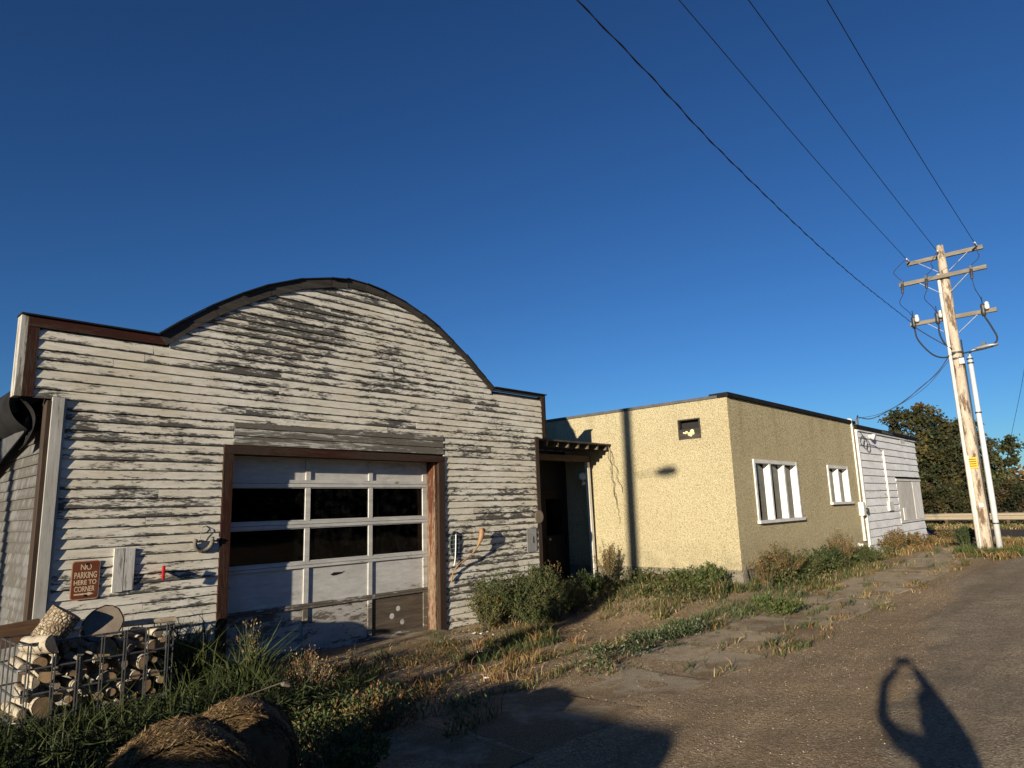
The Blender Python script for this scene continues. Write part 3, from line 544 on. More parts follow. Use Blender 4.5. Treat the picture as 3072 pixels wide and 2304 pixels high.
# basement window
bw = empty('basement_window', (X2, 7.8, 0), parent=yb)
MB().hexa([(X2 - .05, 7.36, .235), (X2 + .03, 7.36, .235), (X2 + .03, 8.30, .235), (X2 - .05, 8.30, .215), (X2 - .05, 7.36, .285), (X2 + .03, 7.36, .285), (X2 + .03, 8.30, .285), (X2 - .05, 8.30, .268)]).build('lintel', 'orange_jamb', bw)
bx('frame', 'dark_wood_v', bw, X2 + .03, X2 + .07, 7.412, 7.46, -.02, .234); bx('frame', 'dark_wood_v', bw, X2 + .03, X2 + .07, 8.2, 8.248, -.02, .234); bx('pane', 'glass', bw, X2 + .06, X2 + .065, 7.461, 8.199, -.02, .234); bx('back', 'black', bw, X2 + .165, X2 + .17, 7.41, 8.25, -.02, .235)
def window(nm, W, mull):
    x0, x1, z0, z1 = W; w = empty(nm, ((x0 + x1) / 2, Y3, z0), parent=yb); f = .075
    bx('frame', 'white_frame', w, x0, x0 + f, Y3 - .025, Y3 + .14, z0 + .05, z1); bx('frame', 'white_frame', w, x1 - f, x1, Y3 - .025, Y3 + .14, z0 + .05, z1); bx('frame', 'white_frame', w, x0 + f, x1 - f, Y3 - .022, Y3 + .14, z1 - f, z1 - .001)
    bx('sill', 'white_frame', w, x0 - .03, x1 + .06, Y3 - .07, Y3 + .14, z0 - .012, z0 + .048)
    n = len(mull) + 1; ed = [x0 + f] + [m for m in mull] + [x1 - f]
    for mm in mull: bx('mullion', 'white_frame', w, mm - .035, mm + .035, Y3 - .012, Y3 + .14, z0 + .05, z1 - f - .001)
    for i in range(n):
        a = ed[i] + (.036 if i else .001); b = ed[i + 1] - (.036 if i < n - 1 else .001)
        bx('pane', 'glass', w, a, b, Y3 + .115, Y3 + .119, z0 + .05, z1 - f - .001); bx('sash', 'white_frame', w, a, a + .03, Y3 + .095, Y3 + .114, z0 + .051, z1 - f - .002); bx('sash', 'white_frame', w, b - .03, b, Y3 + .095, Y3 + .114, z0 + .051, z1 - f - .002)
        cu = MB(); kk = 14; ca, cb = b - (b - a) * .34, b - .01
        for q in range(kk): xa = ca + (cb - ca) * q / (kk - 1); cu.v += [(xa, Y3 + .24 + .022 * math.sin(q * 1.9), z0 + .02), (xa, Y3 + .24 + .02 * math.sin(q * 1.9 + .3), z1)]
        cu.f = [(2 * q, 2 * q + 2, 2 * q + 3, 2 * q + 1) for q in range(kk - 1)]; cu.build('curtain', 'curtain', w)
window('window', W1, (14.42, 15.20)); window('window', W2, (18.80,))
# pipes and electrical boxes on the yellow wall
def pipe(nm, pts, r_, mat, label, cat, n=8): return MB().tube(pts, r_, n).build(nm, mat, None, label, cat, smooth=True)
pipe('conduit', [(20.33, Y3 + .05, 3.90), (20.33, Y3 - .03, 3.88), (20.33, Y3 - .03, 3.6), (20.32, Y3 - .03, 2.4), (20.30, Y3 - .03, 1.60)], .025, 'pvc', 'cream conduit running up the yellow wall from the meter box to the roof', 'conduit')
pipe('conduit', [(20.28, Y3 - .03, 1.22), (20.28, Y3 - .03, .62), (20.28, Y3 - .03, .56)], [.035, .035, .06], 'pvc', 'cream conduit dropping below the meter box to the foundation', 'conduit')
mbx = empty('meter_box', (20.3, Y3, 1.2), 'cream electrical box on the yellow wall beside the white siding', 'electrical box')
bx('housing', 'pvc', mbx, 20.16, 20.38, Y3 - .12, Y3 - .002, 1.23, 1.595, bevel=.01); bx('cover', 'pvc', mbx, 20.175, 20.365, Y3 - .128, Y3 - .121, 1.25, 1.575)
MB().lathe((20.52, Y3 - .005, 1.36), (0, -1, 0), [(.05, 0), (.05, .06), (.075, .07), (.075, .12), (.05, .15)], 14).build('gas_regulator', 'dark_metal', None, 'dark round gas regulator between yellow wall and white siding', 'regulator', smooth=True)
MB().lathe((19.75, Y3 + .0, .50), (0, -1, -.35), [(.05, 0), (.05, .09), (.06, .1), (.06, .13)], 12).build('pipe_vent', 'porcelain', None, 'small white vent elbow low on the yellow wall', 'vent', smooth=True)
# ------------------------------------------------------------------ white lap-sided building
wb = empty('white_building', (24, 8, .1), 'small white lap-sided building with a boarded-up window beyond the yellow one', 'building')
YW = Y3 + .0
bx('wall', 'interior', wb, 20.70, 27.30, YW + .02, YW + .12, -.1, 3.62); bx('end_wall', 'white_lap', wb, 27.20, 27.30, YW + .121, 17.9, -.1, 3.60)
bd = (24.2, 27.2, .90, 2.23)
zz = .20; k = 0; ph = .214
while zz < 3.55:
    zt = min(zz + ph + .02, 3.62); zb = zz - (.08 if k == 0 else 0)
    sg = [(20.80, 27.30)]
    if zz + ph > bd[2] + .06 and zz < bd[3] - .02: sg = [(20.80, bd[0])]
    for a, b in sg:
        ns = 6; m = MB(); vs = []
        for q in range(ns + 1):
            x = a + (b - a) * q / ns; d = random.uniform(-.008, .008); vs += [(x, YW + .02, zb + d), (x, YW - .046, zb + d), (x, YW - .008, zt), (x, YW + .02, zt)]
        fs = [(3, 2, 1, 0), tuple(4 * ns + i2 for i2 in range(4))]
        for q in range(ns): fs += [(4 * q + i2, 4 * q + (i2 + 1) % 4, 4 * q + 4 + (i2 + 1) % 4, 4 * q + 4 + i2) for i2 in range(4)]
        m.add(vs, [tuple(reversed(f)) for f in fs]); m.build('siding_board', 'white_lap', wb)
    zz += ph; k += 1
bx('corner_trim', 'white_frame', wb, 20.68, 20.775, YW - .05, YW + .015, .08, 3.62); bx('corner_trim', 'white_frame', wb, 20.776, 27.3, YW - .062, YW - .047, 3.585, 3.625)
bx('roof_edge', 'tar', wb, 20.662, 27.36, YW - .07, YW + .2, 3.628, 3.76); bx('roof_patch', 'flashing', wb, 23.2, 24.4, YW - .075, YW + .1, 3.66, 3.765)
bx('bare_patch', 'plywood', wb, 25.3, 25.9, YW - .044, YW - .037, 3.46, 3.58)
bb = empty('boarded_window', (25.7, YW, .9), parent=wb)
bx('plywood_panel', 'plywood', bb, 24.24, 26.15, YW - .03, YW + .0, .95, 2.19); bx('plywood_panel', 'plywood_pale', bb, 26.16, 27.24, YW - .036, YW + .0, .95, 2.20); bx('trim', 'white_frame', bb, 24.16, 27.30, YW - .05, YW + .0, .885, .945); bx('trim', 'white_frame', bb, 24.16, 27.30, YW - .055, YW + .0, 2.205, 2.27); bx('patch_board', 'plywood_pale', bb, 24.6, 24.95, YW - .042, YW - .031, .96, 1.35)
pipe('conduit', [(23.06, YW - .05, 3.13), (23.07, YW - .05, 2.3), (23.08, YW - .05, 1.57)], .03, 'pvc', 'white conduit down the white siding to a small box', 'conduit')
bx('junction_box', 'pvc', None, 22.86, 23.32, YW - .10, YW - .036, 1.30, 1.57, label='square white junction box on the white siding below a conduit', cat='electrical box', bevel=.01)
pipe('wire_coil', [(20.9 + .38 * t + .25 * math.sin(9 * t), YW - .07, 3.38 - .12 * t + .16 * math.cos(9 * t)) for t in np.linspace(0, 2, 40)] + [(22.3, YW - .06, 3.22), (22.9, YW - .06, 3.10), (23.05, YW - .06, 3.12)], .008, 'wire', 'loops of slack black cable at the top of the white siding', 'cable', 5)
MB().lathe((21.9, YW - .03, 3.50), (0, -1, -.3), [(.06, 0), (.06, .05), (.09, .1), (.09, .16)], 12).build('wall_lamp', 'porcelain', None, 'small white lamp under the roof edge of the white building', 'lamp', smooth=True)
mast = empty('service_mast', (21.6, Y3 + .2, 3.76), 'short black service mast on the roof edge where cables land', 'mast')
MB().tube([(21.45, Y3 + .15, 3.70), (21.45, Y3 + .15, 4.02)], .018, 6).build('upright', 'dark_metal', mast); MB().tube([(21.65, Y3 + .15, 3.70), (21.60, Y3 + .15, 4.05), (21.5, Y3 + .1, 4.1)], .018, 6).build('upright', 'dark_metal', mast)
# ------------------------------------------------------------------ utility pole, lamp pole, wires
PX, PY = 22.3, 3.41; PG = G(PX, PY)
up_ = empty('utility_pole', (PX, PY, PG), 'tall wooden utility pole with three crossarms beside the road', 'utility pole')
zs_ = np.linspace(PG - .3, 8.85, 14); MB().tube([(PX + .012 * math.sin(i), PY + .01 * math.cos(2 * i), z) for i, z in enumerate(zs_)], list(np.linspace(.165, .115, 13)) + [.09], 16).build('pole', 'pole_wood', up_, smooth=True)
for (z, ya, yc, dx) in ((8.57, 4.33, 2.42, .16), (7.88, 4.54, 2.37, -.19), (6.72, 4.47, 2.34, .17)):
    MB().bar((PX + dx, ya, z - .0), (PX + dx, yc, z + .0), .09, .115).build('crossarm', 'arm_wood', up_, bevel=.006)
    for s in (-1, 1): MB().bar((PX + dx * .95, PY + s * .62, z - .05), (PX + dx * .75, PY + s * .12, z - .48), .04, .012).build('brace', 'galvanized', up_)
def ins(p, d, n=3, mat='porcelain', r0=.032):
    pr = []; h = 0
    for i in range(n): pr += [(.02, h), (r0, h + .02), (r0 * .9, h + .045), (.02, h + .055)]; h += .065
    return MB().lathe(p, d, pr, 10).build('insulator', mat, up_, smooth=True)
WY = (4.25, 3.45, 2.55)
for y in WY: ins((PX - .02, y, 8.60 if y != 3.45 else 8.62), (-1, 0, .05), 4, 'porcelain')
for y in WY: MB().bar((PX + .14, y, 8.60), (PX - .03, y, 8.61), .03, .03).build('clamp', 'dark_metal', up_)
for y in (4.44, 3.82, 2.72):     # fused cutouts hanging from the middle arm
    MB().bar((PX - .26, y, 7.98), (PX - .26, y, 7.84), .06, .09).build('cutout_bracket', 'dark_metal', up_); MB().lathe((PX - .30, y, 7.86), (-.35, 0, -1), [(.03, 0), (.045, .05), (.03, .1), (.045, .15), (.03, .2), (.04, .26), (.02, .32)], 9).build('cutout', 'dark_metal', up_, smooth=True)
for y in (4.36, 3.75, 2.64):     # cable terminators on the lower arm
    MB().lathe((PX + .08, y, 6.58), (0, 0, 1), [(.05, 0), (.06, .1), (.05, .2), (.065, .28), (.05, .34)], 10).build('terminator', 'dark_metal', up_, smooth=True)
    MB().lathe((PX + .05, y - .10, 6.74), (0, 0, 1), [(.04, 0), (.062, .04), (.062, .12), (.045, .15), (.062, .16), (.035, .22)], 12).build('arrester', 'porcelain', up_, smooth=True)
    MB().tube([(PX + .08, y, 6.9), (PX + .08, y, 7.12)], .012, 5).build('lead', 'wire', up_)
def cat3(pts, n=10):
    P = [Vector(p) for p in pts]; P = [P[0] * 2 - P[1]] + P + [P[-1] * 2 - P[-2]]; out = []
    for i in range(1, len(P) - 2):
        for k in range(n):
            t = k / n; a, b, c, d = P[i - 1], P[i], P[i + 1], P[i + 2]
            out.append(0.5 * ((2 * b) + (-a + c) * t + (2 * a - 5 * b + 4 * c - d) * t * t + (-a + 3 * b - 3 * c + d) * t ** 3))
    out.append(P[-2]); return out
for y, y2, b in ((4.25, 4.44, .34), (3.45, 3.82, .18), (2.55, 2.72, -.05)):
    MB().tube(cat3([(PX - .3, y, 8.6), (PX - .34, y + b, 8.3), (PX - .3, y + b * .9, 8.15), (PX - .27, y2, 7.98)]), .009, 5).build('jumper', 'wire', up_, smooth=True)
for y2, y3, b in ((4.44, 4.36, .12), (3.82, 3.75, .1), (2.72, 2.64, -.02)):
    MB().tube(cat3([(PX - .36, y2, 7.55), (PX - .33, y2 + b, 7.3), (PX - .1, y3 + b * .4, 7.05), (PX + .08, y3, 6.92)]), .009, 5).build('jumper', 'wire', up_, smooth=True)
for pts in ([(PX + .08, 4.36, 6.58), (PX + .02, 4.30, 6.2), (PX - .05, 4.0, 5.72), (PX - .1, 3.7, 5.55), (PX - .12, 3.42, 5.62)], [(PX + .08, 3.75, 6.58), (PX + .02, 3.74, 6.25), (PX - .05, 3.64, 5.95), (PX - .14, 3.48, 5.75)], [(PX + .08, 2.64, 6.58), (PX, 2.5, 6.2), (PX - .05, 2.42, 5.85), (PX - .08, 2.62, 5.66), (PX - .05, 3.0, 5.62), (PX - .05, 3.26, 5.6)]):
    MB().tube(cat3(pts), .022, 7).build('cable', 'wire', up_, smooth=True)
MB().tube(cat3([(PX, 4.40, 6.66), (PX - .1, 3.95, 6.2), (PX - .14, 3.5, 5.78)]), .014, 6).build('cable', 'wire', up_, smooth=True)
MB().tube([(PX - .10, PY + .135, 8.0), (PX - .11, PY + .14, 5), (PX - .12, PY + .15, PG)], .045, 8).build('cable_moulding', 'plywood', up_, smooth=True)
MB().tube([(PX - .155, PY + .09, 2.75), (PX - .165, PY + .10, PG)], .03, 8).build('conduit', 'pvc', up_, smooth=True)
MB().tube([(PX - .02, PY - .16, 6.0), (PX - .03, PY - .17, PG)], .018, 6).build('conduit', 'dark_metal', up_, smooth=True)
MB().bar((PX - .17, PY - .01, 2.40), (PX - .17, PY - .01, 2.70), .22, .012, (-1, 0, 0)).build('warning_tag', 'tag_yellow', up_); [MB().bar((PX - .178, PY - .01, z_), (PX - .178, PY - .01, z_ + .022), .17, .003, (-1, 0, 0)).build('tag_line', 'black', up_) for z_ in (2.45, 2.51, 2.57, 2.63)]; MB().bar((PX - .163, PY - .06, 1.36), (PX - .163, PY - .06, 1.46), .1, .012, (-1, 0, 0)).build('number_tag', 'porcelain', up_)
for z in (5.62, 5.45): MB().lathe((PX, PY, z), (0, 0, 1), [(.146, 0), (.152, .01), (.152, .04), (.146, .05)], 18).build('band', 'dark_metal', up_)
MB().bar((PX - .12, PY - .12, 5.3), (PX - .12, PY - .12, 5.46), .12, .08).build('splice_box', 'porcelain', up_)
lp = empty('street_lamp', (PX + .1, 3.13, PG), 'slim white steel street lamp standing against the wooden utility pole', 'street lamp')
MB().tube([(PX + .1, 3.13, PG - .05), (PX + .1, 3.13, 2.0), (PX + .1, 3.13, 5.5)], [.075, .07, .058], 14).build('pole', 'lamp_steel', lp, smooth=True)
for z in (5.42, 5.30, 3.9, 0.9): MB().lathe((PX + .1, 3.13, z), (0, 0, 1), [(.074, 0), (.082, .008), (.082, .03), (.074, .04)], 16).build('band', 'dark_metal', lp)
MB().tube(cat3([(PX + .1, 3.13, 5.5), (PX + .05, 3.08, 5.62), (PX + .0, 2.95, 5.68)]), .022, 8).build('arm', 'lamp_steel', lp, smooth=True)
lh = MB(); prof = [(0, .03, .02), (.1, .05, .04), (.25, .10, .06), (.4, .12, .055), (.52, .09, .03), (.58, .02, .01)]
for (d, w, h) in prof:
    for k in range(12): a = 2 * math.pi * k / 12; lh.v.append((PX + w * math.cos(a), 2.98 - d, 5.69 + .045 * d + h * math.sin(a)))
for i in range(len(prof) - 1):
    for k in range(12): a = i * 12 + k; b = i * 12 + (k + 1) % 12; lh.f.append((a, b, b + 12, a + 12))
lh.f += [tuple(range(11, -1, -1)), tuple(60 + k for k in range(12))]; lh.build('lamp_head', 'grey_metal', lp, smooth=True)
bx('photocell', 'dark_metal', lp, PX - .04, PX + .04, 2.70, 2.80, 5.755, 5.83)
def wire(pts, r_, label, twist=0.0, n=60):
    P = cat3(pts, n // (len(pts) - 1))
    m = MB().tube(P, r_, 6)
    if twist:
        L = [0]
        for a, b in zip(P[:-1], P[1:]): L.append(L[-1] + (b - a).length)
        m = MB().tube(P, r_ * .6, 5); Q = []
        for k in range(len(P) * 6):
            t = k / (len(P) * 6 - 1) * (len(P) - 1); i = min(int(t), len(P) - 2); c = P[i].lerp(P[i + 1], t - i); ph = (L[i] + (L[i + 1] - L[i]) * (t - i)) * twist
            Q.append(c + Vector((0, math.cos(ph), math.sin(ph))) * r_ * .7)
        m.tube(Q, r_ * .6, 5)
    return m.build('overhead_wire', 'wire', None, label, 'wire', 'overhead wires', smooth=True)
for y, nm in zip(WY, ('leftmost of the three thin bare wires strung to the top crossarm', 'middle of the three thin bare wires strung to the pole top', 'rightmost thin bare wire strung to the top crossarm')):
    wire([(PX - .28, y, 8.61), (15, y - .01, 8.92), (8.6, y - .03, 9.40), (1, y - .03, 10.0), (-6.2, y - .05, 10.6)], .0072, nm)
wire([(PX, 4.38, 6.72), (15, 4.10, 6.58), (9, 3.82, 6.68), (5.2, 3.62, 6.90), (-6, 3.45, 7.9)], .011, 'thick twisted black cable strung from the lowest crossarm', 9.0)
wire([(PX - .14, 3.52, 5.62), (22.1, 4.0, 5.05), (21.9, 4.9, 4.35), (21.7, 5.6, 4.0), (21.55, Y3 + .12, 4.06)], .016, 'slack service cable looping from the pole to the white roof edge', 6.0)
wire([(PX - .1, 3.50, 5.55), (22.1, 4.3, 4.72), (21.8, 5.3, 4.15), (21.46, Y3 + .13, 4.0)], .006, 'thin slack wire beside the service cable at the roof edge')
wire([(62, 7.9, 2.3), (53, 5.9, 5.2), (47, 4.4, 7.5), (42, 3.2, 9.6)], .012, 'faint distant wire slanting down behind the far trees')
def plain_pole(loc, h, lean, label, lamp):
    x, y = loc; g = G(x, y); p = empty('utility_pole', (x, y, g), label, 'utility pole')
    MB().tube([(x, y, g - .3), (x, y + lean * .5, g + h * .5), (x, y + lean, g + h)], [.15, .13, .11], 14).build('pole', 'pole_wood', p, smooth=True)
    if lamp:
        MB().bar((x + .15, y + .95, g + h - .25), (x + .15, y - .95, g + h - .25), .09, .115).build('crossarm', 'arm_wood', p)
        MB().tube([(x, y, 6.1), (x, y - .55, 6.14), (x, y - .78, 6.15)], .018, 6).build('lamp_arm', 'galvanized', p); MB().lathe((x, y - .72, 6.15), (0, -1, .05), [(.04, 0), (.09, .12), (.11, .3), (.08, .48), (.02, .52)], 12).build('lamp_head', 'grey_metal', p, smooth=True)
plain_pole((-6.0, 3.38), 10.6, -.12, 'wooden utility pole behind the viewer whose shadow crosses the yellow wall', True)
plain_pole((-10.0, 6.80), 6.2, .05, 'shorter wooden pole off to the left whose shadow crosses the garage side wall', False)
# ------------------------------------------------------------------ guardrail beyond the highway
gr = empty('guardrail', (51.5, 8, -.3), 'long pale steel guardrail along the far side of the highway', 'guardrail')
gx = lambda y: 51.6 + .21 * (y - 5.7)
m = MB(); prof = [(0, .80), (-.08, .74), (-.08, .66), (0, .60), (0, .57), (-.08, .51), (-.08, .43), (0, .37)]
ygr = np.linspace(-25, 60, 40)
for y in ygr:
    for (d, z) in prof: m.v.append((gx(y) + d, y, z - .27))
for i in range(len(ygr) - 1):
    for k in range(len(prof) - 1): a = i * len(prof) + k; m.f.append((a, a + 1, a + 1 + len(prof), a + len(prof)))
plain('rail_steel', (0.36, 0.30, 0.215), (0.30, 0.25, 0.18), 0.6, 0.1); o = m.build('rail', 'rail_steel', gr)
for y in np.arange(-24, 60, 3.4): bx('post', 'porch_wood', gr, gx(y) + .02, gx(y) + .17, y - .08, y + .08, -.4, .62)
# ------------------------------------------------------------------ vegetation helpers
def blades(x, y, h, w, lean, col, z=None):
    n = len(x); z = gz(x, y) - .01 if z is None else z; a = rng.uniform(0, 2 * np.pi, n); s = rng.uniform(0, 2 * np.pi, n)
    b = np.stack([x, y, z], 1); sd = np.stack([np.cos(s), np.sin(s), np.zeros(n)], 1) * w[:, None]; ld = np.stack([np.cos(a), np.sin(a), np.zeros(n)], 1) * (lean * h)[:, None]
    upv = np.zeros((n, 3)); upv[:, 2] = h
    v = np.stack([b - sd, b + sd, b + upv * .55 + ld * .28 - sd * .8, b + upv * .55 + ld * .28 + sd * .8, b + upv * (1 - .25 * np.clip(lean, 0, 1.5)[:, None]) + ld], 1)
    k = np.arange(n)[:, None] * 5; t = np.concatenate([k + [0, 1, 3], k + [0, 3, 2], k + [2, 3, 4]]); c = np.repeat(col[:, None, :], 5, 1); c[:, :2] *= .8
    return v.reshape(-1, 3), t, c.reshape(-1, 3)
def leaves(p, d, L, w, col, roll=None):
    """diamond leaves: base p (n,3), unit direction d, length L, half-width w"""
    n = len(p); r_ = rng.normal(size=(n, 3)); s = np.cross(d, r_); s /= np.linalg.norm(s, axis=1)[:, None] + 1e-9; nm = np.cross(d, s)
    v = np.stack([p, p + d * (L * .45)[:, None] + s * w[:, None] + nm * (L * .06)[:, None], p + d * L[:, None] - nm * (L * .10)[:, None], p + d * (L * .45)[:, None] - s * w[:, None] + nm * (L * .06)[:, None]], 1)
    k = np.arange(n)[:, None] * 4; t = np.concatenate([k + [0, 1, 2], k + [0, 2, 3]]); return v.reshape(-1, 3), t, np.repeat(col[:, None, :], 4, 1).reshape(-1, 3)
def merge(L):
    vs, ts, cs, k = [], [], [], 0
    for v, t, c in L: vs.append(v); ts.append(t + k); cs.append(c); k += len(v)
    return np.concatenate(vs), np.concatenate(ts), np.concatenate(cs)
def pal(n, cols, jit=.25):
    c = np.array(cols)[rng.integers(0, len(cols), n)]; return np.clip(c * (1 + rng.uniform(-jit, jit, (n, 1))) * (1 + rng.uniform(-.1, .1, (n, 3))), 0.004, 1)
GREEN = [(.060, .085, .022), (.075, .10, .028), (.045, .065, .018), (.10, .11, .038)]
DARKG = [(.024, .040, .011), (.034, .053, .014), (.040, .058, .016), (.026, .042, .014)]
DRY = [(.30, .21, .10), (.24, .15, .065), (.36, .27, .14), (.20, .12, .05)]
RUST = [(.22, .10, .035), (.18, .085, .035), (.26, .14, .05), (.14, .08, .035)]
SAGE = [(.13, .14, .085), (.10, .12, .07), (.16, .165, .10)]
def rect(n, x0, x1, y0, y1): return rng.uniform(x0, x1, n), rng.uniform(y0, y1, n)
def clump(n, cx, cy, rx, ry): a = rng.normal(size=(n, 2)) * .5; return cx + a[:, 0] * rx, cy + a[:, 1] * ry
def u(n, a, b): return rng.uniform(a, b, n)
def fbm(x, y, s=1.0): return .5 + .25 * np.sin(1.9 * s * x + 1.3 * np.sin(2.3 * s * y)) + .25 * np.sin(2.7 * s * y + 1.7 * np.sin(1.6 * s * x + 2))
def grass(name, label, parts): v, t, c = merge(parts); return arr_mesh(name, v, t, c, 'leaf', label=label, cat='grass', kind='stuff')
# left bed in front of the log basket and door
P = []
x, y = rect(23000, -1.5, 4.6, 4.55, 8.5); k = (y > 4.9 + .35 * np.sin(2 * x)) & (rng.random(len(x)) < .35 + .8 * fbm(x, y)) & ~((x > 4.0) & (y > 7.4)) & (x < 3.72 + .25 * (y - 6.2) - .22 * np.sin(3 * y)); x, y = x[k], y[k]; n = len(x)
hk = 1 - .62 * sm(6.7, 7.4, y) * (1 - sm(3.0, 3.4, x)); P.append(blades(x, y, u(n, .10, .42) * (.6 + .7 * fbm(x, y, .8)) * hk, u(n, .004, .010), u(n, .1, .9), pal(n, DARKG * 3 + GREEN)))
x, y = rect(1000, -1, 3.7, 5.5, 8.4); k = ((y < 6.9) | (x > 3.2)) & (x < 3.5 + .2 * (y - 6.2)); x, y = x[k], y[k]; n = len(x); P.append(blades(x, y, u(n, .45, .8), u(n, .004, .008), u(n, .2, .7), pal(n, GREEN)))
for (cx, cy, m_) in ((2.95, 8.35, 160), (3.35, 8.40, 170), (3.3, 7.9, 90), (3.5, 6.9, 120)):
    x, y = clump(m_, cx, cy, .22, .12); P.append(blades(x, y, u(m_, .45, .95), u(m_, .006, .012), u(m_, .2, .8), pal(m_, GREEN)))
n = 9000; x, y = rect(n, -1.2, 3.6, 5.0, 8.3); z = gz(x, y) + u(n, .05, .36) * (1 - .7 * sm(6.7, 7.4, y) * (1 - sm(3.0, 3.4, x))); d = rng.normal(size=(n, 3)); d[:, 2] = np.abs(d[:, 2]) * .5; d /= np.linalg.norm(d, axis=1)[:, None]
P.append(leaves(np.stack([x, y, z], 1), d, u(n, .07, .16), u(n, .003, .007), pal(n, DARKG * 3 + GREEN)))
x, y = rect(2600, -.6, 2.2, 4.2, 5.3); n = len(x); P.append(blades(x, y, u(n, .06, .22), u(n, .003, .006), u(n, .5, 1.4), pal(n, DRY + [(.30, .24, .07), (.22, .2, .06)])))
P = [(a_, b_, c_ * [.62, .60, .55]) for a_, b_, c_ in P[:-1]] + P[-1:]  # bed greens scaled down so their colour carries the shade; dry blades unscaled
grass('left_grass', 'thick green grass, colour darkened for shade, in front of the log basket and garage', P)
# front strip between the bales and the driveway
P = []
x, y = rect(2600, 2.3, 4.4, 3.9, 5.3); k = (fbm(x, y, 1.5) > .42) & (y < 5.5 - .22 * (x - 2.3)) & (y > 3.95 + .12 * (x - 2.3)); x, y = x[k], y[k]; n = len(x)
P.append(blades(x, y, u(n, .06, .26), u(n, .003, .007), u(n, .2, 1.0), pal(n, GREEN + DRY + RUST)))
n = 4200; x, y = rect(n, 2.2, 4.0, 4.0, 5.3); k = fbm(x, y, 1.5) > .45; x, y = x[k], y[k]; n = len(x); d = rng.normal(size=(n, 3)); d[:, 2] = np.abs(d[:, 2]); d /= np.linalg.norm(d, axis=1)[:, None]
P.append(leaves(np.stack([x, y, gz(x, y) + u(n, .02, .26)], 1), d, u(n, .02, .05), u(n, .006, .013), pal(n, GREEN + [(.15, .14, .05), (.12, .085, .04)])))
grass('verge_grass', 'sparse green and rusty grass between the hay bales and the driveway', P)
# driveway scruff and dry mats
P = []
x, y = rect(14000, 3.9, 9.8, 5.3, 8.2); k = (fbm(x * 1.3, y * 1.6, 1.3) * (1.1 - .75 * sm(6.6, 9.0, x) * (1 - sm(6.6, 7.6, y))) > .50) & (y > 5.1 + .14 * (x - 4)) & ~((x > 4.6) & (x < 7.2) & (y > 7.75) & (rng.random(len(x)) > .12)) & ~((x > 7.2) & (y < 6.6)); x, y = x[k], y[k]; n = len(x)
P.append(blades(x, y, u(n, .03, .15), u(n, .003, .006), u(n, .3, 1.5), pal(n, DRY + RUST + DARKG + GREEN)))
x, y = rect(5200, 4.4, 8.4, 6.3, 8.3); k = (fbm(x, y, 1.1) > .52) & ~((x > 4.6) & (x < 6.9) & (y > 7.7)); x, y = x[k], y[k]; n = len(x); P.append(blades(x, y, u(n, .06, .2), u(n, .003, .007), u(n, .2, 1.0), pal(n, GREEN + DARKG)))
for i in range(26):
    cx, cy = random.uniform(4.2, 8), random.uniform(5.0, 7.6); m_ = 40; x, y = clump(m_, cx, cy, .14, .1); P.append(blades(x, y, u(m_, .05, .22), u(m_, .003, .005), u(m_, .3, 1.1), pal(m_, DRY + RUST)))
n = 5200; x, y = rect(n, 2.5, 10.5, 4.7, 8.2); k = rng.random(n) < fbm(x, y, 1.4); x, y = x[k], y[k]; n = len(x); d = rng.normal(size=(n, 3)); d[:, 2] *= .12; d /= np.linalg.norm(d, axis=1)[:, None]     # straw and dead-leaf litter
P.append(leaves(np.stack([x, y, gz(x, y) + u(n, .003, .015)], 1), d, u(n, .02, .09), u(n, .0015, .006), pal(n, DRY + RUST)))
grass('driveway_grass', 'low dry and green tufts scattered over the garage driveway', P)
# weeds along the yellow building and sidewalk
P = []
x, y = rect(38000, 9.6, 21, 4.45, 8.2)
k = (((x < 12.6) & (y > 5.55 + .5 * (1 - sm(9.6, 11.6, x)) + .15 * np.sin(5 * x)) & (x > 10.0 + .2 * np.sin(7 * y)) & (y < 8.9)) | ((x >= 12.6) & (y < 5.85) & (y > 4.75 + .12 * np.sin(3.1 * x) + .5 * sm(17, 20, x)))) & (rng.random(len(x)) < .25 + .9 * fbm(x, y, 1.2)); k &= ~((x > 11.7) & (x < 12.7) & (y > 7.2) & (y < 8.35) & (rng.random(len(x)) < .75)); x, y = x[k], y[k]; n = len(x)
P.append(blades(x, y, u(n, .06, .36) * (.40 + .85 * fbm(x, y, 2)) * (.45 + .55 * np.maximum(sm(10.6, 12.2, x) * (x < 12.6), sm(4.9, 5.6, y) * (x >= 12.6))), u(n, .004, .009), u(n, .1, .9), pal(n, GREEN * 2 + DARKG * 2 + [(.15, .12, .05), (.13, .11, .045), (.2, .15, .07)] + DRY)))
n = 9000; x, y = rect(n, 10.8, 20.5, 5.0, 8.4); k = ((x < 12.6) & (y > 5.9)) | ((x > 12.6) & (y < 5.8)); x, y = x[k], y[k]; n = len(x); d = rng.normal(size=(n, 3)); d[:, 2] = np.abs(d[:, 2]); d /= np.linalg.norm(d, axis=1)[:, None]
P.append(leaves(np.stack([x, y, gz(x, y) + u(n, .03, .32)], 1), d, u(n, .04, .09), u(n, .008, .018), pal(n, GREEN + DARKG + [(.12, .10, .04)])))
grass('wall_grass', 'band of green weeds growing along the foot of the yellow walls', P)
P = []
for i in range(150):     # tufts in the sidewalk joints, sage-coloured mats at its inner edge
    cx = random.uniform(6, 28); cy = random.choice([random.uniform(4.4, 5.0), random.uniform(3.2, 3.6), random.uniform(3.5, 4.7)]); m_ = random.randint(14, 60)
    x, y = clump(m_, cx, cy, random.uniform(.15, .55), .09); P.append(blades(x, y, u(m_, .03, .15), u(m_, .003, .007), u(m_, .3, 1.2), pal(m_, random.choice([GREEN, DARKG, DRY, GREEN + DRY, GREEN + RUST]))))
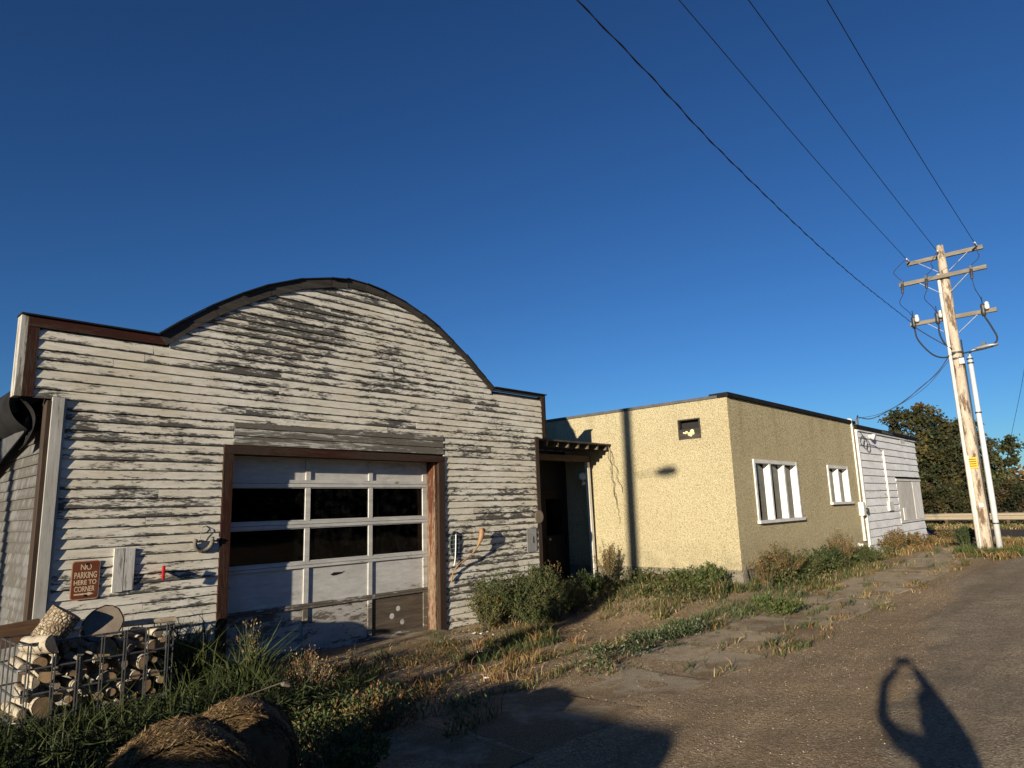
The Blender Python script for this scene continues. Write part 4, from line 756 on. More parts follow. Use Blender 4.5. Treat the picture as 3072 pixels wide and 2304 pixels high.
for i in range(26):
    cx = random.choice([random.gauss(6.1, .25), random.gauss(7.3, .45), random.gauss(8.4, .35)]); cy = 4.66 + random.gauss(0, .13) + .12 * (cx - 5.6) * random.random(); m_ = random.randint(40, 110); x, y = clump(m_, cx, cy, random.uniform(.15, .4), random.uniform(.08, .2)); z = gz(x, y) + u(m_, .02, .13); d = rng.normal(size=(m_, 3)); d[:, 2] = np.abs(d[:, 2]) + .3; d /= np.linalg.norm(d, axis=1)[:, None]
    P.append(leaves(np.stack([x, y, z], 1), d, u(m_, .025, .06), u(m_, .006, .013), pal(m_, SAGE + DARKG)))
for i in range(18):
    cx = random.uniform(8.2, 12.5); cy = random.uniform(4.7, 5.5); m_ = 80; x, y = clump(m_, cx, cy, .38, .2); P.append(blades(x, y, u(m_, .05, .2), u(m_, .003, .008), u(m_, .3, 1.2), pal(m_, GREEN + SAGE)))
for i in range(60):
    cx = random.uniform(20, 28); cy = random.choice([random.uniform(2.7, 3.9), random.uniform(5.0, 5.8)]); m_ = 60; x, y = clump(m_, cx, cy, .4, .2); P.append(blades(x, y, u(m_, .06, .26), u(m_, .006, .012), u(m_, .2, 1.0), pal(m_, GREEN + DRY + RUST)))
for i in range(30):
    cx = random.uniform(21, 23.5); cy = random.uniform(2.6, 4.0); m_ = 80; x, y = clump(m_, cx, cy, .3, .2); P.append(blades(x, y, u(m_, .08, .3), u(m_, .006, .012), u(m_, .2, .9), pal(m_, GREEN)))
for i in range(24):
    t = i / 24; cx = 3.2 + 3.4 * t; cy = 4.78 + random.uniform(-.1, .12); m_ = 40; x, y = clump(m_, cx, cy, .2, .07); P.append(blades(x, y, u(m_, .03, .14), u(m_, .002, .005), u(m_, .4, 1.5), pal(m_, DRY + GREEN)))
for xj in JX:     # grass in the open joints
    m_ = random.randint(20, 90); x = xj + rng.normal(size=m_) * .035; y = u(m_, 3.45, 4.7); P.append(blades(x, y, u(m_, .02, .11), u(m_, .003, .007), u(m_, .3, 1.2), pal(m_, GREEN + DRY[:1])))
grass('sidewalk_grass', 'tufts of grass sprouting from the cracked sidewalk slabs', P)
P = []
x, y = rect(9000, 28, 36, -6, 20); n = len(x); P.append(blades(x, y, u(n, .05, .2), u(n, .01, .02), u(n, .2, 1), pal(n, DRY + GREEN)))
x, y = rect(14000, 47.5, 56, -8, 26); n = len(x); P.append(blades(x, y, u(n, .08, .3), u(n, .02, .04), u(n, .2, 1), pal(n, DRY + GREEN)))
grass('far_verge_grass', 'dry grass verge along the distant highway', P)
# individual weeds
def weed(loc, h, rad, nst, lps, cols, scols, label, ll=(.03, .07), lw=.010, name='weed', cat='weed', up_b=.55):
    x0, y0 = loc; g = G(x0, y0); w = empty(name, (x0, y0, g), label, cat); st = MB(); LP = []
    for i in range(nst):
        a = random.uniform(0, 6.283); rr = rad * math.sqrt(random.random()); hh = h * random.uniform(.55, 1.0) * (1 - .35 * rr / rad); b = Vector((x0 + .08 * rad * math.cos(a), y0 + .08 * rad * math.sin(a), g - .02)); e = Vector((x0 + rr * math.cos(a), y0 + rr * math.sin(a), g + hh))
        mid = b.lerp(e, .5) + Vector((0, 0, .12 * hh)); pts = [b, b.lerp(mid, .6), mid, mid.lerp(e, .6), e]; st.tube(pts, [.006, .005, .004, .003, .0015], 4, False)
        tt = rng.uniform(.12, 1, lps) ** .8; seg = np.array([np.array(p) for p in pts]); idx = np.clip((tt * 4).astype(int), 0, 3); f = tt * 4 - idx; p = seg[idx] * (1 - f[:, None]) + seg[idx + 1] * f[:, None]
        p += rng.normal(size=p.shape) * .035 * (.4 + rad); d = rng.normal(size=(lps, 3)); d[:, 2] = np.abs(d[:, 2]) * .8 + up_b; d /= np.linalg.norm(d, axis=1)[:, None]
        LP.append(leaves(p, d, u(lps, *ll), u(lps, lw * .6, lw * 1.3), pal(lps, cols, .35)))
    o = st.build('stems', 'rafter_wood', w); v, t, c = merge(LP); arr_mesh('foliage', v, t, c, 'leaf', w); return w
KO = [(.042, .060, .018), (.054, .074, .022), (.034, .050, .016), (.075, .085, .028), (.095, .080, .03)]
weed((8.6, 8.12), 1.0, .70, 70, 90, KO, None, 'big bushy green weed against the garage right of the door', (.03, .08), .008)
weed((9.25, 7.95), 1.05, .66, 66, 90, KO, None, 'big bushy green weed by the garage corner post', (.03, .08), .008)
weed((8.05, 8.15), .62, .35, 34, 70, KO + [(.20, .13, .04)], None, 'yellowing weed beside the right door casing', (.03, .07), .008)
weed((8.7, 7.6), .55, .5, 40, 80, KO, None, 'low green weed in front of the big garage weeds', (.03, .07), .008)
weed((9.95, 8.3), 1.15, .25, 16, 50, RUST + KO, None, 'tall seeding weed in front of the dark porch opening', (.02, .05), .008, up_b=1.2)
weed((9.85, 7.75), .65, .45, 36, 80, KO, None, 'rounded green weed below the porch opening', (.03, .07), .008)
weed((11.0, 8.2), .55, .45, 34, 70, DARKG, None, 'shaded dark green weed on the porch step', (.03, .07), .01)
weed((12.2, 8.62), 1.0, .32, 30, 70, KO + RUST + [(.26, .2, .1)], None, 'upright brown-green weed at the foot of the white porch post', (.02, .05), .007, up_b=1.0)
weed((12.15, 6.95), .36, .3, 24, 60, GREEN, None, 'bright green weed below the basement window', (.04, .09), .01)
weed((12.1, 6.3), .55, .4, 30, 60, GREEN, None, 'bright green weed left of the yellow building corner', (.04, .09), .01)
weed((12.75, 5.45), .75, .35, 26, 60, RUST + KO, None, 'reddish-brown weed at the yellow building corner', (.02, .05), .007, up_b=1.0)
weed((13.6, 5.45), .9, .42, 40, 80, RUST + KO, None, 'tall reddish weed under the left end of the three-pane window', (.02, .05), .008, up_b=1.0)
weed((14.7, 5.4), .6, .5, 36, 70, KO, None, 'low green weed under the three-pane window', (.03, .07), .009)
weed((15.9, 5.4), .65, .45, 36, 70, DARKG, None, 'dark green weed under the right end of the three-pane window', (.03, .07), .009)
weed((17.2, 5.45), 1.0, .36, 34, 70, RUST + KO, None, 'tall rusty weed between the two windows of the yellow wall', (.02, .05), .008, up_b=1.0)
weed((18.3, 5.3), .45, .5, 34, 60, KO, None, 'low green weed under the two-pane window', (.03, .07), .009)
for i, (wx, wy, hh, nm) in enumerate(((21.3, 5.5, .6, 'rusty weed at the left foot of the white siding'), (22.3, 5.55, .8, 'taller rusty weed under the junction box'), (23.4, 5.5, .6, 'rusty weed under the middle of the white siding'), (24.9, 5.5, .5, 'rusty weed below the boarded window'), (27.6, 5.3, .5, 'green-brown weed at the far corner of the white building'))):
    weed((wx, wy), hh, .4, 26, 50, RUST + KO, None, nm, (.03, .07), .011, up_b=1.0)
weed((23.6, 4.1), .75, .35, 30, 60, DARKG, None, 'dark weed between the white building and the utility pole', (.04, .08), .012, up_b=1.0)
weed((3.85, 7.65), .95, .16, 14, 40, DRY + KO, None, 'tall seeding weed before the left side of the garage door', (.02, .05), .008, up_b=1.2)
weed((3.95, 6.55), .75, .3, 18, 34, RUST + DRY, None, 'dry reddish branching weed at the edge of the driveway', (.015, .035), .006, up_b=1.0)
weed((4.3, 7.5), .42, .25, 16, 34, RUST + KO, None, 'small dark weed on the concrete apron', (.015, .035), .007, up_b=1.0)
weed((2.75, 4.1), .34, .28, 22, 50, GREEN, None, 'small leafy green weed right of the hay bales', (.03, .06), .012)
weed((3.5, 4.75), .36, .4, 26, 50, RUST + GREEN, None, 'low rusty weed between the bales and the driveway', (.02, .05), .008)
weed((5.0, 7.35), .34, .14, 12, 20, DRY, None, 'small pale dry weed standing on the driveway', (.02, .04), .005, up_b=1.4)
weed((10.7, 4.45), .28, .45, 36, 60, GREEN, None, 'low green tuft spilling over the sidewalk edge', (.04, .08), .010)
# ------------------------------------------------------------------ far trees and hedge
def tree(loc, h, lobes, cols, label, nl=15000, ls=(.16, .34), trunk=.22):
    x0, y0 = loc; g = -.3; t = empty('tree', (x0, y0, g), label, 'tree', 'trees beyond the highway'); tr = MB()
    tr.tube([(x0, y0, g - .2), (x0 + .1, y0 + .1, g + h * .3), (x0, y0 + .2, g + h * .62)], [trunk, trunk * .75, trunk * .35], 8)
    for (dx, dy, dz, r_) in lobes: tr.tube([(x0 + .05, y0 + .1, g + h * .22), (x0 + dx * .5, y0 + dy * .5, g + dz * .65), (x0 + dx, y0 + dy, g + dz)], [trunk * .5, trunk * .3, .04], 6)
    tr.build('trunk', 'dark_wood_v', t); tot = sum(r_ ** 2 for *_, r_ in lobes); LP = []
    for (dx, dy, dz, r_) in lobes:
        n = int(nl * r_ ** 2 / tot); nc = max(10, n // 90); cc = rng.normal(size=(nc, 3)); cc /= np.linalg.norm(cc, axis=1)[:, None]; cc *= (rng.uniform(.35, 1.05, nc) ** .6)[:, None] * r_
        cc += [x0 + dx, y0 + dy, g + dz]; ci = rng.integers(0, nc, n); cs = rng.uniform(.12, .30, nc)[ci] * (r_ ** .5); p = cc[ci] + rng.normal(size=(n, 3)) * cs[:, None] * [1, 1, .7]; d = rng.normal(size=(n, 3)); d /= np.linalg.norm(d, axis=1)[:, None]; base = pal(nc, cols, .3)[ci]
        LP.append(leaves(p, d, u(n, *ls), u(n, ls[0] * .4, ls[1] * .4), base * (1 + rng.uniform(-.25, .25, (n, 1)))))
    v, tt, c = merge(LP); arr_mesh('crown', v, tt, c, 'tree_leaf', t); return t
TC = [(.036, .042, .016), (.052, .052, .018), (.075, .062, .021), (.028, .035, .016)]
tree((61, 12.5), 9.4, [(0, 0, 5.2, 2.2), (0, 1.0, 7.4, 1.5), (0, -.4, 8.4, 1.0), (0, -1.4, 5.6, 1.6), (0, 1.8, 5.5, 1.6), (0, -1.2, 7.0, 1.2), (0, .2, 3.2, 2.0)], TC, 'tallest dark green tree beyond the highway, right of the white building', 15000)
tree((66, 11.0), 8, [(0, 0, 6.2, 1.6), (0, -1.0, 7.2, .9), (0, .6, 4.6, 1.7), (0, -.6, 3.4, 1.6)], TC, 'dark tree half hidden behind the wooden utility pole', 9000)
tree((63, 8.4), 6.5, [(0, .6, 5.4, .95), (0, -.5, 4.8, 1.0), (0, -1.2, 5.4, .65), (0, .5, 3.4, 1.3), (0, -.4, 2.4, 1.3)], [(.06, .065, .025), (.05, .055, .025), (.08, .07, .03)], 'loose-crowned tree to the right of the lamp pole', 5000, trunk=.13)
tree((60, 16.0), 6.6, [(0, -.3, 5.4, 1.0), (0, .6, 3.8, 1.4), (0, -.6, 3.0, 1.6)], TC, 'dark tree showing just above the white building roof', 9000)
for i, (ty, hh, cc, nm) in enumerate(((15.0, 3.0, TC, 'dark bush behind the guardrail nearest the white building'), (12.6, 2.9, TC, 'dark green bush behind the guardrail under the tallest tree'), (10.4, 3.1, TC, 'dark bush behind the guardrail beside the utility pole'), (8.3, 2.8, TC, 'bush behind the guardrail right of the lamp pole'), (6.6, 3.0, [(.09, .06, .035), (.07, .05, .03)] + TC, 'brownish thin bush at the right edge behind the guardrail'), (4.4, 3.2, [(.09, .06, .035), (.07, .05, .03)] + TC, 'bare brown bush past the right end of the hedge'), (2.0, 3.0, TC, 'bush continuing the hedge farther along the guardrail'), (18, 3.2, TC, 'bush hidden behind the white building along the guardrail'))):
    tree((56.5 + .4 * (i % 2), ty), hh, [(0, 0, 1.2, 1.3), (0, .8, 1.7, .9), (0, -.8, 1.6, .9), (0, .1, 2.3, .7)], [tuple(.8 * a for a in c) for c in cc], nm, 5000, (.10, .24), .08)
x, y = rect(12000, 68, 140, -60, 90); n = len(x); hd = MB()
P = []
for i in range(26):
    cy = -40 + i * 5.2; m_ = 700; p = np.stack([110 + rng.normal(size=m_) * 2, cy + rng.normal(size=m_) * 2.4, rng.uniform(-.2, 4.2, m_) * (.7 + .5 * random.random())], 1); d = rng.normal(size=(m_, 3)); d /= np.linalg.norm(d, axis=1)[:, None]; P.append(leaves(p, d, u(m_, .5, 1.0), u(m_, .2, .4), pal(m_, TC + RUST)))
v, t, c = merge(P); arr_mesh('distant_woods', v, t, c, 'tree_leaf', label='low distant line of brown and green woods on the horizon', cat='woods', kind='stuff')
P = []
for i in range(34):     # unseen woods added behind the viewer to darken pane reflections and low sky
    cx = -22 + i * 3.4; m_ = 900; hh = random.uniform(5, 9); p = np.stack([cx + rng.normal(size=m_) * 2.2, -34 + rng.normal(size=m_) * 2.2, rng.uniform(-.2, 1, m_) * hh], 1); d = rng.normal(size=(m_, 3)); d /= np.linalg.norm(d, axis=1)[:, None]; P.append(leaves(p, d, u(m_, .5, 1.1), u(m_, .2, .45), pal(m_, TC)))
v, t, c = merge(P); arr_mesh('added_woods', v, t, c, 'tree_leaf', label='unseen dark woods added behind the viewer to darken the pane reflections', cat='woods', kind='stuff')
# ------------------------------------------------------------------ things hung on the garage front
sg = empty('parking_sign', (2.4, Y1 - .03, .89), 'brown no-parking sign with cream lettering on the garage wall', 'sign')
def rrect(x0, x1, z0, z1, r_, n=5):
    out = []
    for (cx, cz, a0) in ((x1 - r_, z0 + r_, -90), (x1 - r_, z1 - r_, 0), (x0 + r_, z1 - r_, 90), (x0 + r_, z0 + r_, 180)):
        for k in range(n + 1): a = math.radians(a0 + 90 * k / n); out.append((cx + r_ * math.cos(a), cz + r_ * math.sin(a)))
    return out
SY = Y1 - .030
MB().prism_xz(rrect(2.262, 2.534, .892, 1.300, .03), SY - .003, SY).build('plate', 'sign_edge', sg); MB().prism_xz(rrect(2.272, 2.524, .902, 1.290, .024), SY - .0045, SY - .0032).build('face', 'sign_brown', sg)
def text(s, cx, cz, h, wid):
    cu = bpy.data.curves.new('t', 'FONT'); cu.body = s; cu.align_x = 'CENTER'; cu.size = 1; cu.extrude = .004; cu.offset = .012; o = bpy.data.objects.new('t', cu); C.objects.link(o)
    dg = bpy.context.evaluated_depsgraph_get(); me = bpy.data.meshes.new_from_object(o.evaluated_get(dg)); bpy.data.objects.remove(o); v = np.empty(len(me.vertices) * 3); me.vertices.foreach_get('co', v); v = v.reshape(-1, 3)
    lo, hi = v.min(0), v.max(0); sx = wid / (hi[0] - lo[0]); sz = h / (hi[1] - lo[1]); m = MB(); m.v = [(cx + (a[0] - (lo[0] + hi[0]) / 2) * sx, SY - .0052 - a[2] * .15, cz + (a[1] - (lo[1] + hi[1]) / 2) * sz) for a in v]; m.f = [tuple(p.vertices) for p in me.polygons]; m.build('lettering', 'sign_cream', sg)
text('NO', 2.400, 1.232, .062, .105); text('PARKING', 2.400, 1.148, .066, .215); text('HERE TO', 2.400, 1.072, .050, .215); text('CORNER', 2.398, 1.003, .056, .195)
MB().prism_xz([(2.30, .941), (2.43, .941), (2.43, .928), (2.49, .949), (2.43, .970), (2.43, .957), (2.30, .957)], SY - .0062, SY - .005).build('arrow', 'sign_cream', sg)
for (bx_, bz) in ((2.40, 1.262), (2.40, .935)): MB().lathe((bx_, SY - .005, bz), (0, -1, 0), [(.012, 0), (.012, .006), (.006, .009)], 8).build('bolt', 'black', sg)
rl = empty('red_marker', (3.15, Y1 - .02, 1.04), 'small red marker lamp jutting from the garage siding', 'marker')
MB().box(3.132, 3.162, Y1 - .20, Y1 - .16, 1.035, 1.19).build('lens', 'red_plastic', rl, bevel=.008)
MB().add([(3.205, Y1 - .016, 1.115), (3.175, Y1 - .09, 1.165), (3.15, Y1 - .158, 1.12), (3.175, Y1 - .09, 1.055), (3.215, Y1 - .016, 1.115), (3.185, Y1 - .09, 1.165), (3.16, Y1 - .158, 1.12), (3.185, Y1 - .09, 1.055)], [(0, 1, 2, 3), (7, 6, 5, 4), (0, 4, 5, 1), (1, 5, 6, 2), (2, 6, 7, 3), (3, 7, 4, 0)]).build('bracket', 'red_plastic', rl)
rs = empty('rope_horseshoe', (3.64, Y1 - .05, 1.32), 'grey half-ring of knotted rope hanging left of the garage door', 'rope ring')
pts = [(3.64 + .105 * math.cos(a), Y1 - .06 - .03 * math.sin(a), 1.43 + .105 * math.sin(a)) for a in np.linspace(math.radians(160), math.radians(385), 22)]
MB().tube(pts, [.022 + .006 * (i % 2) for i in range(22)], 9).build('ring', 'rope', rs, smooth=True)
MB().tube([(3.67, Y1 - .02, 1.62), (3.62, Y1 - .05, 1.60), (3.60, Y1 - .05, 1.5), (3.59, Y1 - .055, 1.42)], .004, 5).build('hook', 'dark_metal', rs); MB().tube([(3.67, Y1 - .02, 1.62), (3.72, Y1 - .04, 1.58), (3.74, Y1 - .05, 1.5)], .004, 5).build('hook', 'dark_metal', rs)
ov = empty('oval_ornament', (7.79, Y1 - .05, .95), 'black oval woven ornament with a white feather right of the garage door', 'ornament')
MB().tube([(7.785 + .10 * math.cos(a), Y1 - .035, 1.165 + .20 * math.sin(a)) for a in np.linspace(0, 6.283, 30)], .014, 6, False).build('hoop', 'oval_black', ov, smooth=True)
MB().prism_xz([(7.785 + .095 * math.cos(a), 1.165 + .19 * math.sin(a)) for a in np.linspace(0, 6.0, 22)], Y1 - .034, Y1 - .028).build('web', 'oval_black', ov)
for k in range(5): MB().bar((7.69, Y1 - .045, 1.02 + .07 * k), (7.88, Y1 - .045, 1.03 + .07 * k), .006, .01).build('cord', 'grey_metal', ov)
MB().tube(cat3([(7.80, Y1 - .055, 1.32), (7.79, Y1 - .055, 1.1), (7.77, Y1 - .06, .92), (7.74, Y1 - .06, .82)]), [.004] + [.010] * 15 + [.006] * 15, 6).build('feather', 'feather', ov, smooth=True) if False else MB().tube(cat3([(7.80, Y1 - .055, 1.32), (7.79, Y1 - .055, 1.1), (7.77, Y1 - .06, .92), (7.74, Y1 - .06, .82)]), .009, 6).build('feather', 'feather', ov, smooth=True)
hn = empty('curved_horn', (7.9, Y1 - .05, .55), 'brown curved driftwood horn hung beside the oval ornament', 'horn')
hp = cat3([(8.30, Y1 - .16, 1.40), (8.28, Y1 - .17, 1.28), (8.20, Y1 - .15, 1.10), (8.04, Y1 - .12, .95), (7.84, Y1 - .09, .84), (7.72, Y1 - .07, .72), (7.69, Y1 - .045, .55)], 6); nh = len(hp)
MB().tube(hp, [.012 + .040 * math.exp(-((i / nh - .14) / .13) ** 2) + .006 * math.sin(i) * .5 for i in range(nh)], 9).build('stem', 'horn', hn, smooth=True)
MB().lathe((8.33, Y1 - .15, 1.38), (.7, .1, -.3), [(.01, 0), (.035, .02), (.03, .05), (.01, .07)], 8).build('knob', 'horn', hn, smooth=True)
dc = empty('round_gauge', (9.97, Y1 - .05, 1.48), 'small round metal disc on the corner post beside the porch', 'disc'); MB().lathe((9.96, Y1 - .035, 1.545), (0, -1, 0), [(.125, 0), (.125, .012), (.11, .016)], 22).build('disc', 'disc_tan', dc); MB().lathe((9.96, Y1 - .0515, 1.545), (0, -1, 0), [(.10, 0), (.10, .002)], 20).build('dial', 'grey_end', dc); MB().tube([(9.93, Y1 - .03, 1.42), (9.90, Y1 - .035, 1.33)], .006, 5).build('hanger', 'dark_metal', dc)
pt = empty('metal_plate', (9.73, Y1 - .04, .91), 'dented grey metal cover plate with a slot beside the porch', 'plate'); MB().prism_xz(rrect(9.60, 9.866, .915, 1.335, .03), Y1 - .034, Y1 - .026).build('plate', 'grey_metal', pt); bx('slot', 'black', pt, 9.77, 9.80, Y1 - .0352, Y1 - .0345, 1.07, 1.19)
# ------------------------------------------------------------------ wire basket of firewood
bk = empty('wire_basket', (2.35, 8.0, -.17), 'low steel wire basket holding firewood against the garage', 'basket')
bx0, bx1, by0, by1 = 1.66, 3.02, 7.66, 8.36
def loop(z, r_=.07):
    out = []
    for (cx, cy, a0) in ((bx1 - r_, by0 + r_, -90), (bx1 - r_, by1 - r_, 0), (bx0 + r_, by1 - r_, 90), (bx0 + r_, by0 + r_, 180)):
        for k in range(4): a = math.radians(a0 + 30 * k); out.append((cx + r_ * math.cos(a), cy + r_ * math.sin(a), z))
    return out + [out[0]]
for z in (.63, .41, .19, -.03): MB().tube(loop(z), .010, 6, False).build('hoop', 'basket_steel', bk, smooth=True)
for x in np.linspace(bx0 + .08, bx1 - .08, 7):
    for d in (-.011, .011): MB().tube([(x + d, by0 - .012, .64), (x + d, by0 - .012, -.2)], .0065, 5).build('upright', 'basket_steel', bk)
    MB().tube([(x, by1 + .012, .64), (x, by1 + .012, -.2)], .0065, 5).build('upright', 'basket_steel', bk)
for y in np.linspace(by0 + .08, by1 - .08, 4):
    for x in (bx0 - .012, bx1 + .012): MB().tube([(x, y, .64), (x, y, -.2)], .0065, 5).build('upright', 'basket_steel', bk)
def log(c, ax, L, r_, bark, end, label, group=None, nm='log'):
    ax = Vector(ax).normalized(); g = empty(nm, tuple(Vector(c) - Vector((0, 0, r_))), label, 'log', group); n = 18; u_ = ax.orthogonal().normalized(); w_ = ax.cross(u_); m = MB(); k0 = [1 + .07 * math.sin(2 * math.pi * q_ / n * 2 + r_ * 90) + random.uniform(-.035, .035) for q_ in range(n)]
    split = r_ > .045 and r_ < .12 and random.random() < .45; rot = random.uniform(0, 6.28)
    for s in (-.5, -.17, .17, .5):
        k1 = random.uniform(.95, 1.05)
        for k in range(n): a = 2 * math.pi * k / n; ca, sa = math.cos(a), math.sin(a); sa = max(sa, -.1) if split else sa; m.v.append(tuple(Vector(c) + ax * s * L + (u_ * (ca * math.cos(rot) - sa * math.sin(rot)) + w_ * (ca * math.sin(rot) + sa * math.cos(rot))) * r_ * k0[k] * k1))
    m.f = [(i * n + k, i * n + (k + 1) % n, (i + 1) * n + (k + 1) % n, (i + 1) * n + k) for i in range(3) for k in range(n)]; m.build('bark', bark, g, smooth=True)
    for s in (-1, 1):
        e = MB(); b = 0 if s < 0 else 3 * n; vv = [Vector(m.v[b + k]) - (Vector(c) + ax * s * .5 * L) for k in range(n)]; e.v = [tuple(Vector(c) + ax * s * (.5 * L + .002) + q * .93) for q in vv]; e.f = [tuple(range(n)) if s > 0 else tuple(reversed(range(n)))]; e.build('cut_end', end, g)
placed = []; tries = 0
while len(placed) < 62 and tries < 6000:
    tries += 1; r_ = random.choice([random.uniform(.028, .05), random.uniform(.05, .075), random.uniform(.07, .10)]); x = random.uniform(bx0 + .03 + r_, bx1 - .03 - r_); z = random.uniform(-.16 + r_, .60 - r_)
    if all(math.hypot(x - a, z - b) > (r_ + c) * .97 for a, b, c in placed): placed.append((x, z, r_))
for (x, z, r_) in placed:
    L = random.uniform(.5, .62); log((x, by0 + .05 + L / 2 + random.uniform(0, .07), z), (random.uniform(-.12, .12), 1, random.uniform(-.06, .06)), L, r_, 'birch_bark' if random.random() < .75 else 'rough_bark', 'birch_end' if random.random() < .75 else 'grey_end', 'pale-barked firewood log stacked inside the wire basket', 'firewood logs in the basket')
log((2.00, 7.92, .73), (.50, -.12, .80), .30, .15, 'rough_bark', 'grey_end', 'thick rough-barked stump tipped on top of the wire basket', nm='log_stump')
log((2.42, 8.00, .66), (-.22, -1, .30), .30, .175, 'rough_bark', 'grey_end', 'large log with a wide grey cut face on top of the basket', nm='log_stump')
log((1.86, 7.80, .60), (.2, -1, .1), .5, .085, 'birch_bark', 'grey_end', 'curled-bark log at the left end of the basket top', nm='log')
log((2.80, 7.95, .655), (1, -.12, -.02), .62, .032, 'birch_bark', 'birch_end', 'slim white birch branch poking out of the right side of the basket', nm='log')
MB().hexa([(1.45, 8.42, .50), (1.98, 8.42, .54), (1.98, 8.50, .54), (1.45, 8.50, .50), (1.50, 8.42, .72), (1.98, 8.42, .76), (1.98, 8.50, .76), (1.50, 8.50, .72)]).build('plank', 'box_wood', None, 'dark red-brown plank leaning at the garage corner behind the basket', 'plank')
pipe('pipe', [(1.05, 8.9, .72), (1.55, 8.56, .74)], .03, 'pvc', 'short pale pipe at the left garage corner', 'pipe')
# ------------------------------------------------------------------ hay bales
def bale(c, ax, L, r_, label):
    ax = Vector(ax).normalized(); g = empty('hay_bale', (c[0], c[1], c[2] - r_), label, 'hay bale', 'round hay bales'); u_ = Vector((0, 0, 1)); u_ = (u_ - ax * u_.dot(ax)).normalized(); w_ = ax.cross(u_)
    prof = [(.0, -.5), (.45, -.5), (.75, -.455), (.92, -.36), (1.0, -.2), (1.02, 0), (1.0, .2), (.92, .36), (.75, .455), (.45, .5), (.0, .5)]; n = 36; m = MB()
    for (q, h) in prof:
        for k in range(n): a = 2 * math.pi * k / n; rr = r_ * q * (1 + .03 * math.sin(3 * a + 5 * h) + random.uniform(-.02, .02)); m.v.append(tuple(Vector(c) + ax * h * L + (u_ * math.cos(a) + w_ * math.sin(a)) * rr))
    m.f = [(i * n + k, i * n + (k + 1) % n, (i + 1) * n + (k + 1) % n, (i + 1) * n + k) for i in range(len(prof) - 1) for k in range(n)]; m.build('core', 'hay_core', g, smooth=True)
    N = 42000; A = np.array(ax); U = np.array(u_); W = np.array(w_); a = u(N, 0, 6.283); h = u(N, -.5, .5); onend = np.abs(h) > .34; q = np.where(onend, np.sqrt(u(N, 0, 1)) * .95, 1.0); h = np.where(onend, np.sign(h) * (.5 - .16 * q ** 3), h)
    rad = np.cos(a)[:, None] * U + np.sin(a)[:, None] * W; tan = -np.sin(a)[:, None] * U + np.cos(a)[:, None] * W; p = np.array(c) + A * (h * L)[:, None] + rad * (q * r_ * 1.0)[:, None]
    out = np.where(onend[:, None], A * np.sign(h)[:, None], rad); d = tan * rng.choice([-1, 1], N)[:, None] + rng.normal(size=(N, 3)) * .30 + out * u(N, .0, .16)[:, None]; d /= np.linalg.norm(d, axis=1)[:, None]; p = p - d * .02
    v, t, cc = leaves(p, d, u(N, .02, .065), u(N, .0005, .0010), pal(N, [(.20, .13, .062), (.14, .088, .04), (.25, .175, .09), (.09, .056, .027)], .3)); arr_mesh('straw', v, t, cc, 'straw', g, kind='stuff')
plain('hay_core', (.15, .095, .045), (.08, .05, .022), .95, sc=25, bump=.8)
bale((1.36, 3.32, .45), (.35, .94, .0), .60, .33, 'round hay bale nearest the viewer at the bottom left')
bale((1.95, 3.98, .34), (.45, .89, .0), .56, .31, 'second round hay bale just behind the nearest one')
MB().tube(cat3([(1.90, 4.1, .63), (2.08, 4.12, .66), (2.26, 4.1, .69)]), .005, 5).lathe((2.26, 4.1, .69), (1, -.2, -.4), [(.004, 0), (.016, .02), (.012, .06), (.002, .08)], 6).build('dry_stalk', 'straw_plain' if 'straw_plain' in M else 'rafter_wood', None, 'single dry seed stalk lying over the farther hay bale', 'stalk')
# ------------------------------------------------------------------ loose stones, sticks
def stones(name, label, x, y, s, cols, cat='gravel'):
    n = len(x); base = np.array([(1, 0, 0), (0, 1, 0), (-1, 0, 0), (0, -1, 0), (0, 0, .7), (0, 0, -.7)], float); tri = np.array([(0, 1, 4), (1, 2, 4), (2, 3, 4), (3, 0, 4), (1, 0, 5), (2, 1, 5), (3, 2, 5), (0, 3, 5)])
    a = u(n, 0, 6.283); R_ = np.stack([np.stack([np.cos(a), -np.sin(a)], 1), np.stack([np.sin(a), np.cos(a)], 1)], 1); v = base[None] * (1 + rng.uniform(-.35, .35, (n, 6, 3))) * s[:, None, None]; v[:, :, :2] = np.einsum('nij,nkj->nki', R_, v[:, :, :2]); v += np.stack([x, y, gz(x, y) + s * .25], 1)[:, None]
    t = (np.arange(n)[:, None, None] * 6 + tri[None]).reshape(-1, 3); c = np.repeat(pal(n, cols, .3)[:, None], 6, 1).reshape(-1, 3); return arr_mesh(name, v.reshape(-1, 3), t, c, 'stone', label=label, cat=cat, kind='stuff')
t_ = NT('stone'); a_ = t_.n('VertexColor', layer_name='Col'); M['stone'] = t_.fin(a_.outputs[0], .9)
x, y = rect(26000, 1.5, 17, -1.5, 7.5); s = rng.uniform(.002, .0075, len(x)); stones('loose_gravel', 'small loose gravel scattered over the road and driveway', x, y, s, [(.30, .23, .16), (.20, .15, .10), (.38, .32, .25), (.14, .11, .08)])
x, y = clump(900, 7.15, 8.05, .5, .28); stones('rubble_heap', 'pale heap of crushed rubble at the right foot of the garage door', x, y, u(900, .008, .028), [(.42, .37, .29), (.34, .29, .22), (.5, .45, .37)])
for i, (a, b, nm) in enumerate((((6.0, 6.15), (6.25, 6.05), 'pale broken twig on the driveway nearest the porch weeds'), ((5.35, 5.45), (5.52, 5.3), 'pale forked twig at the edge of the driveway'), ((6.6, 6.9), (6.9, 6.75), 'thin dry stalk lying on the driveway near the big weeds'))):
    MB().tube(wob((a[0], a[1], G(*a) + .015), (b[0], b[1], G(*b) + .03), 5, .012, seed=i), [.007, .007, .006, .005, .004, .003], 5).build('twig', 'plywood_pale', None, nm, 'twig')
